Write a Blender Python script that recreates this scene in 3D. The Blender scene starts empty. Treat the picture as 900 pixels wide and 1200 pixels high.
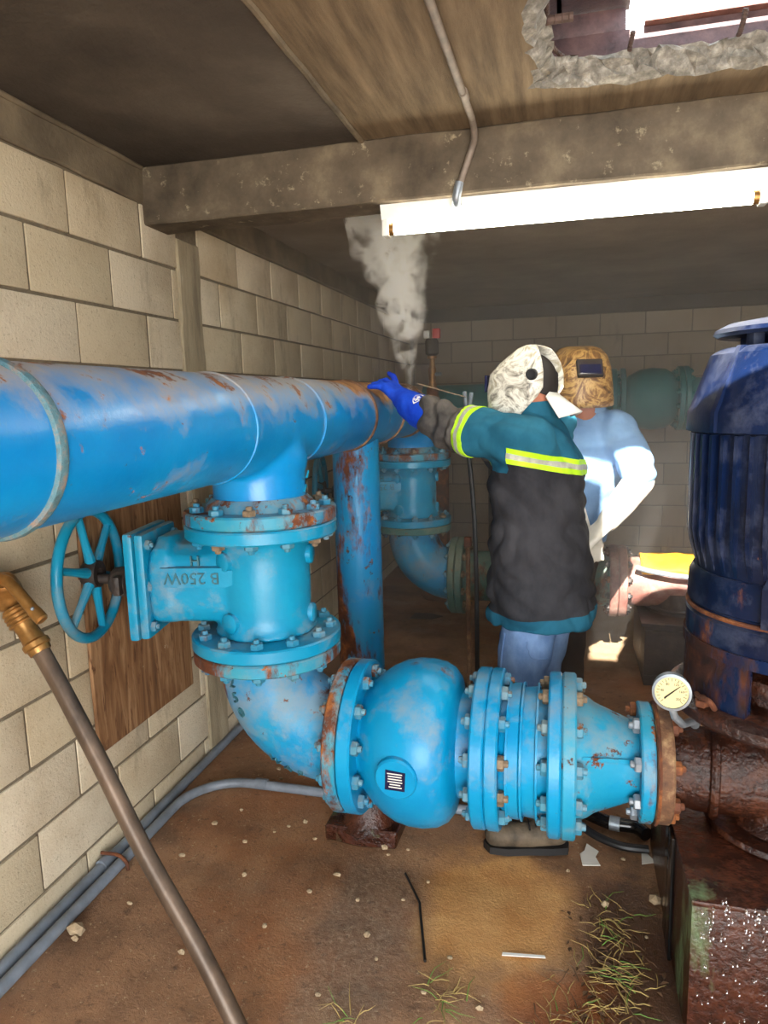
import bpy, bmesh, math, random
from mathutils import Vector, Matrix, noise as mnoise
from mathutils.geometry import tessellate_polygon
random.seed(7)
sc = bpy.context.scene
C = sc.collection
V = Vector
PI = math.pi
# ------------------------------------------------------------------ camera, world, sun, exposure
H = 1.55
cam_d = bpy.data.cameras.new('camera'); cam = bpy.data.objects.new('camera', cam_d); C.objects.link(cam)
cam_d.sensor_fit = 'HORIZONTAL'; cam_d.sensor_width = 36.0; cam_d.lens = 36.0 * 832.0 / 900.0
cam_d.clip_start = 0.02
R3 = Matrix(((0.9684110881, -0.0131505347, 0.2490121039),
             (0.2479258023, 0.1576936776, -0.9558585149),
             (-0.0266975839, 0.9874005102, 0.1559726628)))
cam.matrix_world = Matrix.Translation((0, 0, H)) @ R3.to_4x4()
sc.camera = cam
vs = sc.view_settings
vs.view_transform = 'Standard'; vs.look = 'None'; vs.gamma = 1.0; vs.use_curve_mapping = False
vs.exposure = 0.55
sc.cycles.use_denoising = True
sc.cycles.max_bounces = 10; sc.cycles.diffuse_bounces = 6
sc.cycles.volume_step_rate = 1.0; sc.cycles.volume_bounces = 3
sc.cycles.sample_clamp_indirect = 8.0
w = bpy.data.worlds.new('sky'); sc.world = w; w.use_nodes = True
bgn = w.node_tree.nodes['Background']
bgn.inputs['Color'].default_value = (0.80, 0.90, 1.0, 1); bgn.inputs['Strength'].default_value = 6.0
sun_d = bpy.data.lights.new('sun', 'SUN'); sun_d.energy = 26.0; sun_d.angle = 0.009; sun_d.color = (1.0, 0.95, 0.86)
sun = bpy.data.objects.new('sun', sun_d); C.objects.link(sun)
sun.rotation_euler = V((0.0, 0.832, -0.555)).to_track_quat('-Z', 'Y').to_euler()
DOOR_Y = -1.6                                   # open vehicle doorway behind the camera: daylight
door_d = bpy.data.lights.new('doorway_daylight', 'AREA'); door_d.shape = 'RECTANGLE'
door_d.size = 3.0; door_d.size_y = 2.1; door_d.energy = 118.0; door_d.color = (1.0, 0.96, 0.90)
door = bpy.data.objects.new('doorway_daylight', door_d); C.objects.link(door)
door.location = (0.2, DOOR_Y - 0.15, 1.1); door.rotation_euler = (PI / 2, 0, 0)
# ------------------------------------------------------------------ mesh helpers
def frame(axis):
    z = V(axis).normalized()
    t = V((0, 0, 1)) if abs(z.z) < 0.9 else V((1, 0, 0))
    x = t.cross(z).normalized(); y = z.cross(x)
    return x, y, z

class MB:
    def __init__(s): s.v = []; s.f = []; s.m = []
    def add(s, vs_, fs, mi=0):
        o = len(s.v); s.v += [V(p) for p in vs_]
        s.f += [tuple(i + o for i in f) for f in fs]; s.m += [mi] * len(fs); return s
    def lathe(s, prof, o=(0, 0, 0), axis=(0, 0, 1), seg=40, mi=0, loop=False):
        x, y, z = frame(axis); o = V(o); vv = []; ff = []; n = len(prof)
        for r, h in prof:
            for k in range(seg):
                a = 2 * PI * k / seg
                vv.append(o + z * h + (x * math.cos(a) + y * math.sin(a)) * r)
        rng = n if loop else n - 1
        for i in range(rng):
            j = (i + 1) % n
            for k in range(seg):
                k2 = (k + 1) % seg
                ff.append((i * seg + k, i * seg + k2, j * seg + k2, j * seg + k))
        if not loop:
            ff.append(tuple(reversed(range(seg)))); ff.append(tuple(range((n - 1) * seg, n * seg)))
        return s.add(vv, ff, mi)
    def tube(s, pts, rad, seg=12, mi=0, cap=True):
        pts = [V(p) for p in pts]; n = len(pts)
        rad = [rad] * n if isinstance(rad, (int, float)) else rad
        d0 = (pts[1] - pts[0]).normalized(); x, y, _ = frame(d0); vv = []; ff = []
        for i, p in enumerate(pts):
            a = pts[max(i - 1, 0)]; b = pts[min(i + 1, n - 1)]; d = (b - a).normalized()
            q = d0.rotation_difference(d); x = q @ x; y = q @ y; d0 = d
            for k in range(seg):
                t = 2 * PI * k / seg
                vv.append(p + (x * math.cos(t) + y * math.sin(t)) * rad[i])
        for i in range(n - 1):
            for k in range(seg):
                k2 = (k + 1) % seg
                ff.append((i * seg + k, i * seg + k2, (i + 1) * seg + k2, (i + 1) * seg + k))
        if cap: ff.append(tuple(reversed(range(seg)))); ff.append(tuple(range((n - 1) * seg, n * seg)))
        return s.add(vv, ff, mi)
    def box(s, c, size, rot=None, bev=0.0, mi=0):
        bm = bmesh.new(); bmesh.ops.create_cube(bm, size=1.0)
        for v in bm.verts: v.co = V((v.co.x * size[0], v.co.y * size[1], v.co.z * size[2]))
        if bev > 0: bmesh.ops.bevel(bm, geom=list(bm.edges), offset=bev, segments=2, affect='EDGES', profile=0.6)
        m = Matrix.Translation(V(c)) @ (rot.to_4x4() if rot else Matrix.Identity(4))
        bm.verts.index_update()
        vv = [m @ v.co for v in bm.verts]; ff = [tuple(v.index for v in f.verts) for f in bm.faces]; bm.free()
        return s.add(vv, ff, mi)
    def prism(s, poly, o, u, v, n, d, mi=0):
        o, u, v, n = V(o), V(u), V(v), V(n); k = len(poly)
        a = [o + u * p[0] + v * p[1] for p in poly]; b = [p + n * d for p in a]
        ff = [tuple(reversed(range(k))), tuple(range(k, 2 * k))]
        ff += [(i, (i + 1) % k, k + (i + 1) % k, k + i) for i in range(k)]
        return s.add(a + b, ff, mi)
    def torus(s, o, axis, R, r, seg=40, rs=10, sx=1.0, mi=0):
        return s.lathe([(R + r * math.cos(2 * PI * k / rs), r * sx * math.sin(2 * PI * k / rs)) for k in range(rs)], o, axis, seg, mi, True)
    def ball(s, c, rad, seg=12, rings=8, mi=0):
        rad = (rad,) * 3 if isinstance(rad, (int, float)) else rad; c = V(c); vv = [c + V((0, 0, rad[2]))]; ff = []
        for i in range(1, rings):
            t = PI * i / rings
            for k in range(seg):
                a = 2 * PI * k / seg
                vv.append(c + V((rad[0] * math.sin(t) * math.cos(a), rad[1] * math.sin(t) * math.sin(a), rad[2] * math.cos(t))))
        vv.append(c - V((0, 0, rad[2]))); L = len(vv) - 1
        for k in range(seg):
            k2 = (k + 1) % seg; ff.append((0, 1 + k, 1 + k2))
            for i in range(rings - 2):
                a = 1 + i * seg; ff.append((a + k, a + seg + k, a + seg + k2, a + k2))
            a = 1 + (rings - 2) * seg; ff.append((a + k, L, a + k2))
        return s.add(vv, ff, mi)
    def cone(s, a, ra, b, rb, seg=14):
        a, b = V(a), V(b); s.ball(a, ra, seg, 8); s.ball(b, rb, seg, 8)
        return s.tube([a, b], [ra, rb], seg)

def to_mesh(name, mb, mats, off=V((0, 0, 0)), smooth=35):
    me = bpy.data.meshes.new(name)
    me.from_pydata([p - off for p in mb.v], [], mb.f)
    for m in (mats if isinstance(mats, (list, tuple)) else [mats]): me.materials.append(m)
    if any(mb.m): me.polygons.foreach_set('material_index', mb.m)
    bm = bmesh.new(); bm.from_mesh(me); bmesh.ops.recalc_face_normals(bm, faces=bm.faces); bm.to_mesh(me); bm.free()
    if smooth:
        me.polygons.foreach_set('use_smooth', [True] * len(me.polygons))
        me.set_sharp_from_angle(angle=math.radians(smooth))
    me.update(); return me

def wloc(o):
    p = V((0, 0, 0))
    while o is not None: p = p + o.location; o = o.parent
    return p
def thing(name, label, cat, loc=(0, 0, 0), group=None):
    o = bpy.data.objects.new(name, None); C.objects.link(o); o.location = loc; o.empty_display_size = 0.05
    o['label'] = label; o['category'] = cat
    if group: o['group'] = group
    return o
def tag(o, label, cat, group=None, kind=None):
    o['label'] = label; o['category'] = cat
    if group: o['group'] = group
    if kind: o['kind'] = kind
    return o
def part(name, mb, mat, parent=None, loc=None, smooth=35):
    """mesh given in world coordinates, stored relative to its parent (or to loc for a top-level thing)"""
    base = wloc(parent) if parent is not None else V(loc or (0, 0, 0))
    o = bpy.data.objects.new(name, to_mesh(name, mb, mat, base, smooth)); C.objects.link(o)
    if parent is not None: o.parent = parent
    else: o.location = base
    return o
def inst(name, me, loc, rot, parent):
    o = bpy.data.objects.new(name, me); C.objects.link(o); o.parent = parent
    o.location = V(loc) - wloc(parent); o.rotation_euler = rot.to_euler() if rot else (0, 0, 0); return o
def struct(o): o['kind'] = 'structure'; return o
def arot(axis): return V((0, 0, 1)).rotation_difference(V(axis)).to_matrix()
def arc(c, a, b, r, t0, t1, n):
    c, a, b = V(c), V(a), V(b)
    return [c + (a * math.cos(t0 + (t1 - t0) * i / n) + b * math.sin(t0 + (t1 - t0) * i / n)) * r for i in range(n + 1)]
def smooth_path(pts, n=6):
    pts = [V(p) for p in pts]; out = []
    for i in range(len(pts) - 1):
        p0 = pts[max(i - 1, 0)]; p1 = pts[i]; p2 = pts[i + 1]; p3 = pts[min(i + 2, len(pts) - 1)]
        for k in range(n):
            t = k / n
            out.append(0.5 * ((2 * p1) + (p2 - p0) * t + (2 * p0 - 5 * p1 + 4 * p2 - p3) * t * t + (3 * p1 - p0 - 3 * p2 + p3) * t ** 3))
    out.append(pts[-1]); return out
def remesh(mb, voxel, it=6, fac=0.5):
    """one continuous smooth skin over overlapping closed shapes"""
    me = bpy.data.meshes.new('tmp'); me.from_pydata(mb.v, [], mb.f)
    bm = bmesh.new(); bm.from_mesh(me); bmesh.ops.recalc_face_normals(bm, faces=bm.faces); bm.to_mesh(me); bm.free()
    o = bpy.data.objects.new('tmp', me); C.objects.link(o)
    m = o.modifiers.new('r', 'REMESH'); m.mode = 'VOXEL'; m.voxel_size = voxel
    if it: s = o.modifiers.new('s', 'SMOOTH'); s.iterations = it; s.factor = fac
    dg = bpy.context.evaluated_depsgraph_get(); ev = o.evaluated_get(dg); me2 = ev.to_mesh()
    r = MB(); r.v = [v.co.copy() for v in me2.vertices]; r.f = [tuple(p.vertices) for p in me2.polygons]; r.m = [0] * len(r.f)
    r.n = [v.normal.copy() for v in me2.vertices]
    ev.to_mesh_clear(); bpy.data.objects.remove(o); bpy.data.meshes.remove(me); return r
def text_mb(txt, size, depth, o, u, v, align='CENTER'):
    """raised lettering: u reading direction, v letter-up direction"""
    cu = bpy.data.curves.new('t', 'FONT'); cu.body = txt; cu.size = size; cu.extrude = depth; cu.align_x = align; cu.align_y = 'CENTER'; cu.resolution_u = 2
    ob = bpy.data.objects.new('t', cu); C.objects.link(ob)
    dg = bpy.context.evaluated_depsgraph_get(); ev = ob.evaluated_get(dg); me = ev.to_mesh()
    u, v = V(u).normalized(), V(v).normalized(); n = u.cross(v); o = V(o); r = MB()
    r.add([o + u * p.co.x + v * p.co.y + n * p.co.z for p in me.vertices], [tuple(p.vertices) for p in me.polygons])
    ev.to_mesh_clear(); bpy.data.objects.remove(ob); bpy.data.curves.remove(cu); return r
def bisect(mb, planes, inner=True):
    """keep what lies on the positive side of every (point, normal)"""
    me = bpy.data.meshes.new('b'); me.from_pydata(mb.v, [], mb.f); bm = bmesh.new(); bm.from_mesh(me)
    for p, n in planes:
        bmesh.ops.bisect_plane(bm, geom=list(bm.verts) + list(bm.edges) + list(bm.faces), plane_co=V(p), plane_no=V(n), clear_inner=True)
    bm.normal_update(); bm.verts.index_update()
    r = MB(); r.v = [v.co.copy() for v in bm.verts]; r.n = [v.normal.copy() for v in bm.verts]
    r.f = [tuple(v.index for v in f.verts) for f in bm.faces]; r.m = [0] * len(r.f); bm.free(); bpy.data.meshes.remove(me); return r
def shell(mb, out, thick=None):
    """push a cut piece of skin outwards; with thick, close it into a slab"""
    r = MB(); n = len(mb.v); r.v = [p + q * out for p, q in zip(mb.v, mb.n)]; r.f = list(mb.f)
    if thick:
        r.v += [p + q * (out - thick) for p, q in zip(mb.v, mb.n)]
        ec = {}
        for f in mb.f:
            for i in range(len(f)):
                e = (f[i], f[(i + 1) % len(f)]); ec[e] = 1
        r.f += [tuple(reversed([i + n for i in f])) for f in mb.f]
        for a, b in ec:
            if (b, a) not in ec: r.f.append((b, a, a + n, b + n))
    r.m = [0] * len(r.f); return r
# ------------------------------------------------------------------ materials
def srgb(r, g, b): 
    f = lambda c: ((c / 255 + 0.055) / 1.055) ** 2.4 if c > 10 else c / 255 / 12.92
    return (f(r), f(g), f(b), 1)
class NT:
    def __init__(s, name):
        s.m = bpy.data.materials.new(name); s.m.use_nodes = True; s.t = s.m.node_tree; s.b = s.t.nodes['Principled BSDF']
        s.geo = None
    def n(s, typ, **k):
        x = s.t.nodes.new(typ)
        for a, b in k.items(): setattr(x, a, b)
        return x
    def l(s, a, b): s.t.links.new(a, b)
    def pos(s, scale=(1, 1, 1)):
        g = s.n('ShaderNodeNewGeometry'); mp = s.n('ShaderNodeMapping'); mp.inputs['Scale'].default_value = scale
        s.l(g.outputs['Position'], mp.inputs['Vector']); return mp.outputs['Vector']
    def noise(s, scale, detail=6, rough=0.6, stretch=(1, 1, 1), dist=0.0, vec=None):
        x = s.n('ShaderNodeTexNoise'); x.inputs['Scale'].default_value = scale; x.inputs['Detail'].default_value = detail
        x.inputs['Roughness'].default_value = rough; x.inputs['Distortion'].default_value = dist
        s.l(vec or s.pos(stretch), x.inputs['Vector']); return x.outputs['Fac']
    def ramp(s, fac, stops):
        x = s.n('ShaderNodeValToRGB'); e = x.color_ramp.elements
        while len(e) < len(stops): e.new(0.5)
        for el, (p, c) in zip(e, stops): el.position = p; el.color = c if len(c) == 4 else (*c, 1)
        s.l(fac, x.inputs['Fac']); return x.outputs['Color']
    def mask(s, fac, lo, hi): return s.ramp(fac, [(lo, (0, 0, 0)), (hi, (1, 1, 1))])
    def mix(s, fac, a, b, mode='MIX'):
        x = s.n('ShaderNodeMix', data_type='RGBA', blend_type=mode)
        for val, sock in ((fac, x.inputs[0]), (a, x.inputs[6]), (b, x.inputs[7])):
            if isinstance(val, (int, float)): sock.default_value = val
            elif isinstance(val, tuple): sock.default_value = val
            else: s.l(val, sock)
        return x.outputs[2]
    def math(s, op, a, b=0.0):
        x = s.n('ShaderNodeMath', operation=op)
        for i, val in enumerate((a, b)):
            if isinstance(val, (int, float)): x.inputs[i].default_value = val
            else: s.l(val, x.inputs[i])
        return x.outputs[0]
    def out(s, col, rough=0.6, metal=0.0, bump=None, bs=0.3, bd=0.005, spec=0.5, coat=0.0):
        for val, nm in ((col, 'Base Color'), (rough, 'Roughness'), (metal, 'Metallic')):
            if isinstance(val, (int, float, tuple)): s.b.inputs[nm].default_value = val
            else: s.l(val, s.b.inputs[nm])
        s.b.inputs['Specular IOR Level'].default_value = spec
        if coat: s.b.inputs['Coat Weight'].default_value = coat; s.b.inputs['Coat Roughness'].default_value = 0.12
        if bump is not None:
            x = s.n('ShaderNodeBump'); x.inputs['Strength'].default_value = bs; x.inputs['Distance'].default_value = bd
            s.l(bump, x.inputs['Height']); s.l(x.outputs['Normal'], s.b.inputs['Normal'])
        return s.m
RUST = srgb(96, 52, 28); RUST_O = srgb(165, 100, 45); RUST_D = srgb(52, 30, 20)
def rustcol(t, sc_=18): return t.ramp(t.noise(sc_, 8), [(0.3, RUST_D), (0.52, RUST), (0.72, RUST_O)])
def paint(name, base, alt, rust=0.60, chip=0.66, dust=0.62, rough=0.33, drip=True, dustcol=srgb(150, 134, 108), rc=None):
    t = NT(name)
    c = t.mix(t.mask(t.noise(4.0, 6), 0.38, 0.68), base, alt)
    g = t.n('ShaderNodeNewGeometry'); sp = t.n('ShaderNodeSeparateXYZ'); t.l(g.outputs['Normal'], sp.inputs[0])
    d = t.mask(t.math('ADD', t.noise(5.5, 8, 0.72), t.math('MULTIPLY', t.math('MAXIMUM', sp.outputs['Z'], 0.0), 0.10)), dust - 0.03, dust + 0.13)
    c = t.mix(t.math('MULTIPLY', d, 0.42), c, dustcol)
    r1 = t.mask(t.noise(16, 10, 0.68), chip, chip + 0.04)
    r2 = t.mask(t.noise(4.2, 10, 0.72, (1, 1, 0.35) if drip else (1, 1, 1)), rust, rust + 0.07)
    r = t.math('MAXIMUM', r1, r2)
    c = t.mix(r, c, t.ramp(t.noise(18, 8), rc) if rc else rustcol(t))
    rg = t.mix(r, (rough,) * 3 + (1,), (0.85,) * 3 + (1,))
    rg = t.mix(d, rg, (0.62,) * 3 + (1,))
    b = t.math('ADD', t.math('MULTIPLY', r, -0.6), t.math('MULTIPLY', t.noise(55, 6), 0.6))
    return t.out(c, rg, 0.0, b, 0.35, 0.004, 0.35)
BLUE = srgb(2, 116, 180); BLUE2 = srgb(8, 132, 192); TEAL = srgb(8, 124, 162); TEAL2 = srgb(20, 138, 172)
M = {}
M['valve'] = paint('valve_paint', TEAL, TEAL2, 0.63, 0.675, 0.56)
M['valve_rusty'] = paint('valve_flange_paint', TEAL, srgb(60, 140, 150), 0.49, 0.57, 0.50, 0.45)
M['check'] = paint('check_valve_paint', srgb(2, 124, 172), srgb(8, 138, 180), 0.62, 0.68, 0.585)
M['elbow'] = paint('elbow_paint', srgb(8, 122, 174), srgb(30, 134, 168), 0.545, 0.63, 0.50)
M['support'] = paint('support_paint', srgb(8, 122, 178), srgb(20, 130, 172), 0.52, 0.61, 0.58)
M['reducer'] = paint('reducer_paint', srgb(14, 130, 168), srgb(44, 144, 168), 0.545, 0.585, 0.53, 0.42)
M['far_teal'] = paint('far_teal_paint', srgb(24, 112, 116), srgb(32, 126, 128), 0.70, 0.72, 0.7)
M['dull_green'] = paint('dull_green_paint', srgb(46, 92, 88), srgb(66, 110, 100), 0.56, 0.62, 0.5, 0.55)
M['motor'] = paint('motor_paint', srgb(6, 15, 36), srgb(8, 26, 60), 0.60, 0.67, 0.54, 0.35, dustcol=srgb(86, 92, 112))
def header_mat():
    t = NT('header_pipe_paint')
    c = t.mix(t.mask(t.noise(3.0, 6), 0.4, 0.65), BLUE, BLUE2)
    g = t.n('ShaderNodeNewGeometry'); sp = t.n('ShaderNodeSeparateXYZ'); t.l(g.outputs['Position'], sp.inputs[0])
    up = t.n('ShaderNodeMapRange'); t.l(sp.outputs['Z'], up.inputs[0]); up.inputs[1].default_value = 1.48; up.inputs[2].default_value = 1.63
    dn = t.math('ADD', t.math('MULTIPLY', up.outputs[0], 0.34), t.noise(4.5, 9, 0.72))
    d = t.mask(dn, 0.56, 0.80)
    c = t.mix(t.math('MULTIPLY', d, 0.75), c, srgb(172, 154, 126))
    c = t.mix(t.math('MULTIPLY', t.mask(t.noise(7, 8, 0.75, (1.4, 1, 0.25)), 0.60, 0.70), 0.5), c, srgb(120, 132, 128))
    yb = t.n('ShaderNodeMapRange'); t.l(sp.outputs['Y'], yb.inputs[0]); yb.inputs[1].default_value = 2.25; yb.inputs[2].default_value = 3.0
    bn = t.math('ADD', t.math('ADD', t.math('MULTIPLY', up.outputs[0], 0.42), t.math('MULTIPLY', yb.outputs[0], 0.34)), t.math('MULTIPLY', t.noise(5, 9, 0.65), 0.5))
    burnt = t.mask(bn, 0.72, 0.80)
    r = t.math('MAXIMUM', t.mask(t.math('ADD', t.noise(9, 10, 0.72), t.math('MULTIPLY', up.outputs[0], 0.09)), 0.635, 0.685), t.mask(t.noise(24, 8, .7), 0.665, 0.71))
    c = t.mix(r, c, rustcol(t))
    c = t.mix(burnt, c, t.ramp(t.noise(11, 8), [(0.3, srgb(88, 56, 36)), (0.5, srgb(160, 112, 66)), (0.7, srgb(196, 164, 118))]))
    a = t.math('MAXIMUM', r, burnt)
    rg = t.mix(t.math('MAXIMUM', a, d), (0.30,) * 3 + (1,), (0.75,) * 3 + (1,))
    return t.out(c, rg, 0, t.math('ADD', t.math('MULTIPLY', a, -0.6), t.math('MULTIPLY', t.noise(50, 6), 0.6)), 0.35, 0.004)
M['header'] = header_mat()
def rusty(name, cols, rough, sc_=12, coat=0.0, bs=0.5, green=None):
    t = NT(name); c = t.ramp(t.noise(sc_, 10, 0.7), [(0.28, cols[0]), (0.5, cols[1]), (0.72, cols[2])])
    if green: c = t.mix(t.mask(t.noise(3.2, 8, 0.65, (1, 1, 0.45)), green[0], green[0] + 0.12), c, green[1])
    return t.out(c, rough, 0.0, t.noise(sc_ * 4, 8), bs, 0.008, 0.5, coat)
M['rust'] = rusty('rusty_iron', (RUST_D, RUST, RUST_O), 0.8)
M['weld'] = rusty('rusty_weld_bead', (srgb(60, 60, 60), srgb(70, 110, 120), srgb(150, 110, 80)), 0.7, 30)
M['rust_wet'] = rusty('wet_rusty_iron', (srgb(16, 8, 6), srgb(50, 24, 14), srgb(84, 46, 26)), 0.16, 16, 0.0, 1.0, (0.66, srgb(50, 78, 96)))
M['pedestal'] = rusty('wet_rusty_pedestal', (srgb(22, 12, 9), srgb(58, 28, 17), srgb(84, 44, 26)), 0.22, 16, 0.0, 0.7, (0.54, srgb(104, 132, 92)))
M['old_pink'] = rusty('old_pinkish_rust', (srgb(70, 40, 34), srgb(128, 84, 74), srgb(150, 130, 116)), 0.6, 9, 0.1, 0.4, (0.58, srgb(110, 160, 150)))
M['hatch_steel'] = rusty('purplish_rusty_plate', (srgb(40, 30, 34), srgb(82, 60, 62), srgb(110, 84, 80)), 0.6, 10)
M['dark_iron'] = rusty('dark_iron', (srgb(18, 15, 14), srgb(44, 36, 32), srgb(74, 60, 50)), 0.55)
M['scale'] = rusty('burnt_scale_iron', (srgb(48, 30, 22), srgb(104, 72, 48), srgb(170, 140, 100)), 0.8, 14)
def plain(name, col, rough=0.5, metal=0.0, var=0.25, sc_=20, bs=0.15, bd=0.003, stretch=(1, 1, 1)):
    t = NT(name); n = t.noise(sc_, 7, 0.6, stretch); k = 1 - var
    c = t.ramp(n, [(0.3, (col[0] * k, col[1] * k, col[2] * k)), (0.7, (min(col[0] * (1 + var), 1), min(col[1] * (1 + var), 1), min(col[2] * (1 + var), 1)))])
    return t.out(c, rough, metal, n, bs, bd)
M['bolt'] = paint('bolt_paint', srgb(24, 116, 150), srgb(78, 128, 140), 0.56, 0.58, 0.5, 0.45)
M['bolt_rust'] = plain('rusty_bolt', srgb(118, 100, 78), 0.65, 0.2, 0.5, 60)
M['steel'] = plain('galvanised_steel', srgb(140, 148, 155), 0.45, 0.55, 0.2, 30)
M['pvc'] = plain('grey_conduit', srgb(122, 130, 140), 0.5, 0.1, 0.25, 14)
M['old_conduit'] = plain('old_painted_conduit', srgb(120, 108, 96), 0.6, 0.1, 0.3, 20)
M['brass'] = plain('tarnished_brass', srgb(150, 110, 60), 0.38, 0.7, 0.4, 25)
M['hose'] = plain('worn_dark_pipe', srgb(92, 76, 62), 0.42, 0.35, 0.45, 16, 0.2, 0.003, (1, 1, 0.3))
M['rubber'] = plain('black_rubber', srgb(26, 26, 27), 0.45, 0.0, 0.3)
M['black_wet'] = plain('wet_black_steel', srgb(20, 19, 19), 0.2, 0.2, 0.4)
M['white'] = plain('white_enamel', srgb(222, 222, 214), 0.45, 0.0, 0.06)
M['red'] = plain('red_plastic', srgb(190, 40, 36), 0.45)
M['glass_dark'] = plain('dark_lens', srgb(28, 30, 60), 0.08)
M['rebar'] = plain('rusty_rebar', srgb(78, 60, 52), 0.75, 0.2, 0.4, 40)
def cmu(name, a, b, dark=0.0):
    t = NT(name); oi = t.n('ShaderNodeObjectInfo')
    c = t.mix(oi.outputs['Random'], a, b)
    c = t.mix(t.math('MULTIPLY', t.mask(t.noise(2.2, 7, 0.65), 0.44, 0.70), 0.6), c, srgb(156, 134, 102))
    c = t.mix(t.math('MULTIPLY', t.mask(t.noise(5, 8, 0.7, (1, 1, 0.3)), 0.56, 0.72), 0.65), c, srgb(100, 86, 70))
    c = t.mix(t.math('MULTIPLY', t.mask(t.noise(110, 3), 0.60, 0.70), 0.4), c, srgb(112, 100, 82))
    if dark: c = t.mix(dark, c, srgb(40, 34, 28))
    return t.out(c, 0.9, 0, t.math('ADD', t.noise(120, 4), t.math('MULTIPLY', t.noise(14, 5), 0.8)), 0.6, 0.004, 0.2)
M['block'] = cmu('concrete_block', srgb(212, 199, 174), srgb(196, 181, 152))
M['block_far'] = cmu('darker_concrete_block', srgb(178, 164, 144), srgb(160, 146, 126), 0.08)  # darker tone of the block colour for the other walls
M['mortar'] = plain('mortar_joint', srgb(112, 100, 82), 0.95, 0, 0.2, 60, 0.4)
def conc(name, a, b, c3, sc_=3.0, streak=(1, 1, 1), soot=0.0, pits=True, spots=0.7):
    t = NT(name)
    c = t.ramp(t.noise(sc_, 9, 0.65, streak), [(0.3, a), (0.52, b), (0.75, c3)])
    if soot:
        c = t.mix(t.math('MULTIPLY', t.mask(t.noise(0.9, 5, 0.6), 0.42, 0.62), soot), c, srgb(26, 21, 17))
    c = t.mix(t.math('MULTIPLY', t.mask(t.noise(19, 8, 0.7), spots, spots + 0.08), 0.6), c, srgb(170, 158, 130))
    return t.out(c, 0.88, 0, t.math('ADD', t.noise(60, 5, 0.6, streak), t.noise(9, 5, 0.6, streak)), 0.5, 0.006, 0.25)
M['slab_dark'] = conc('sooty_ceiling_concrete', srgb(62, 56, 50), srgb(84, 76, 67), srgb(106, 97, 86), 2.2, (1, 1, 1), 0.45, True, 0.74)
M['slab_rear'] = conc('haze_lightened_ceiling_concrete', srgb(112, 102, 90), srgb(138, 126, 112), srgb(160, 148, 132), 1.6, (1, 1, 1), 0.15, True, 0.76)  # lightened to stand in for haze and lamp light on the rear ceiling
M['slab_tan'] = conc('board_marked_ceiling_concrete', srgb(82, 70, 54), srgb(118, 101, 78), srgb(144, 125, 99), 3.0, (8, 0.7, 1), 0.15, True, 0.72)
M['beam'] = conc('beam_concrete', srgb(66, 58, 48), srgb(100, 89, 74), srgb(142, 128, 104), 4.5, (1, 1, 1), 0.15, True, 0.60)
M['column'] = conc('column_concrete', srgb(128, 116, 96), srgb(160, 146, 120), srgb(186, 172, 146), 6, (3, 3, 0.5))
M['bond'] = conc('bond_beam_concrete', srgb(80, 71, 59), srgb(108, 97, 80), srgb(136, 122, 100), 4)
M['broken'] = conc('broken_concrete', srgb(78, 75, 69), srgb(128, 124, 115), srgb(184, 180, 168), 30, (1, 1, 1), 0, True, 0.6)
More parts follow.
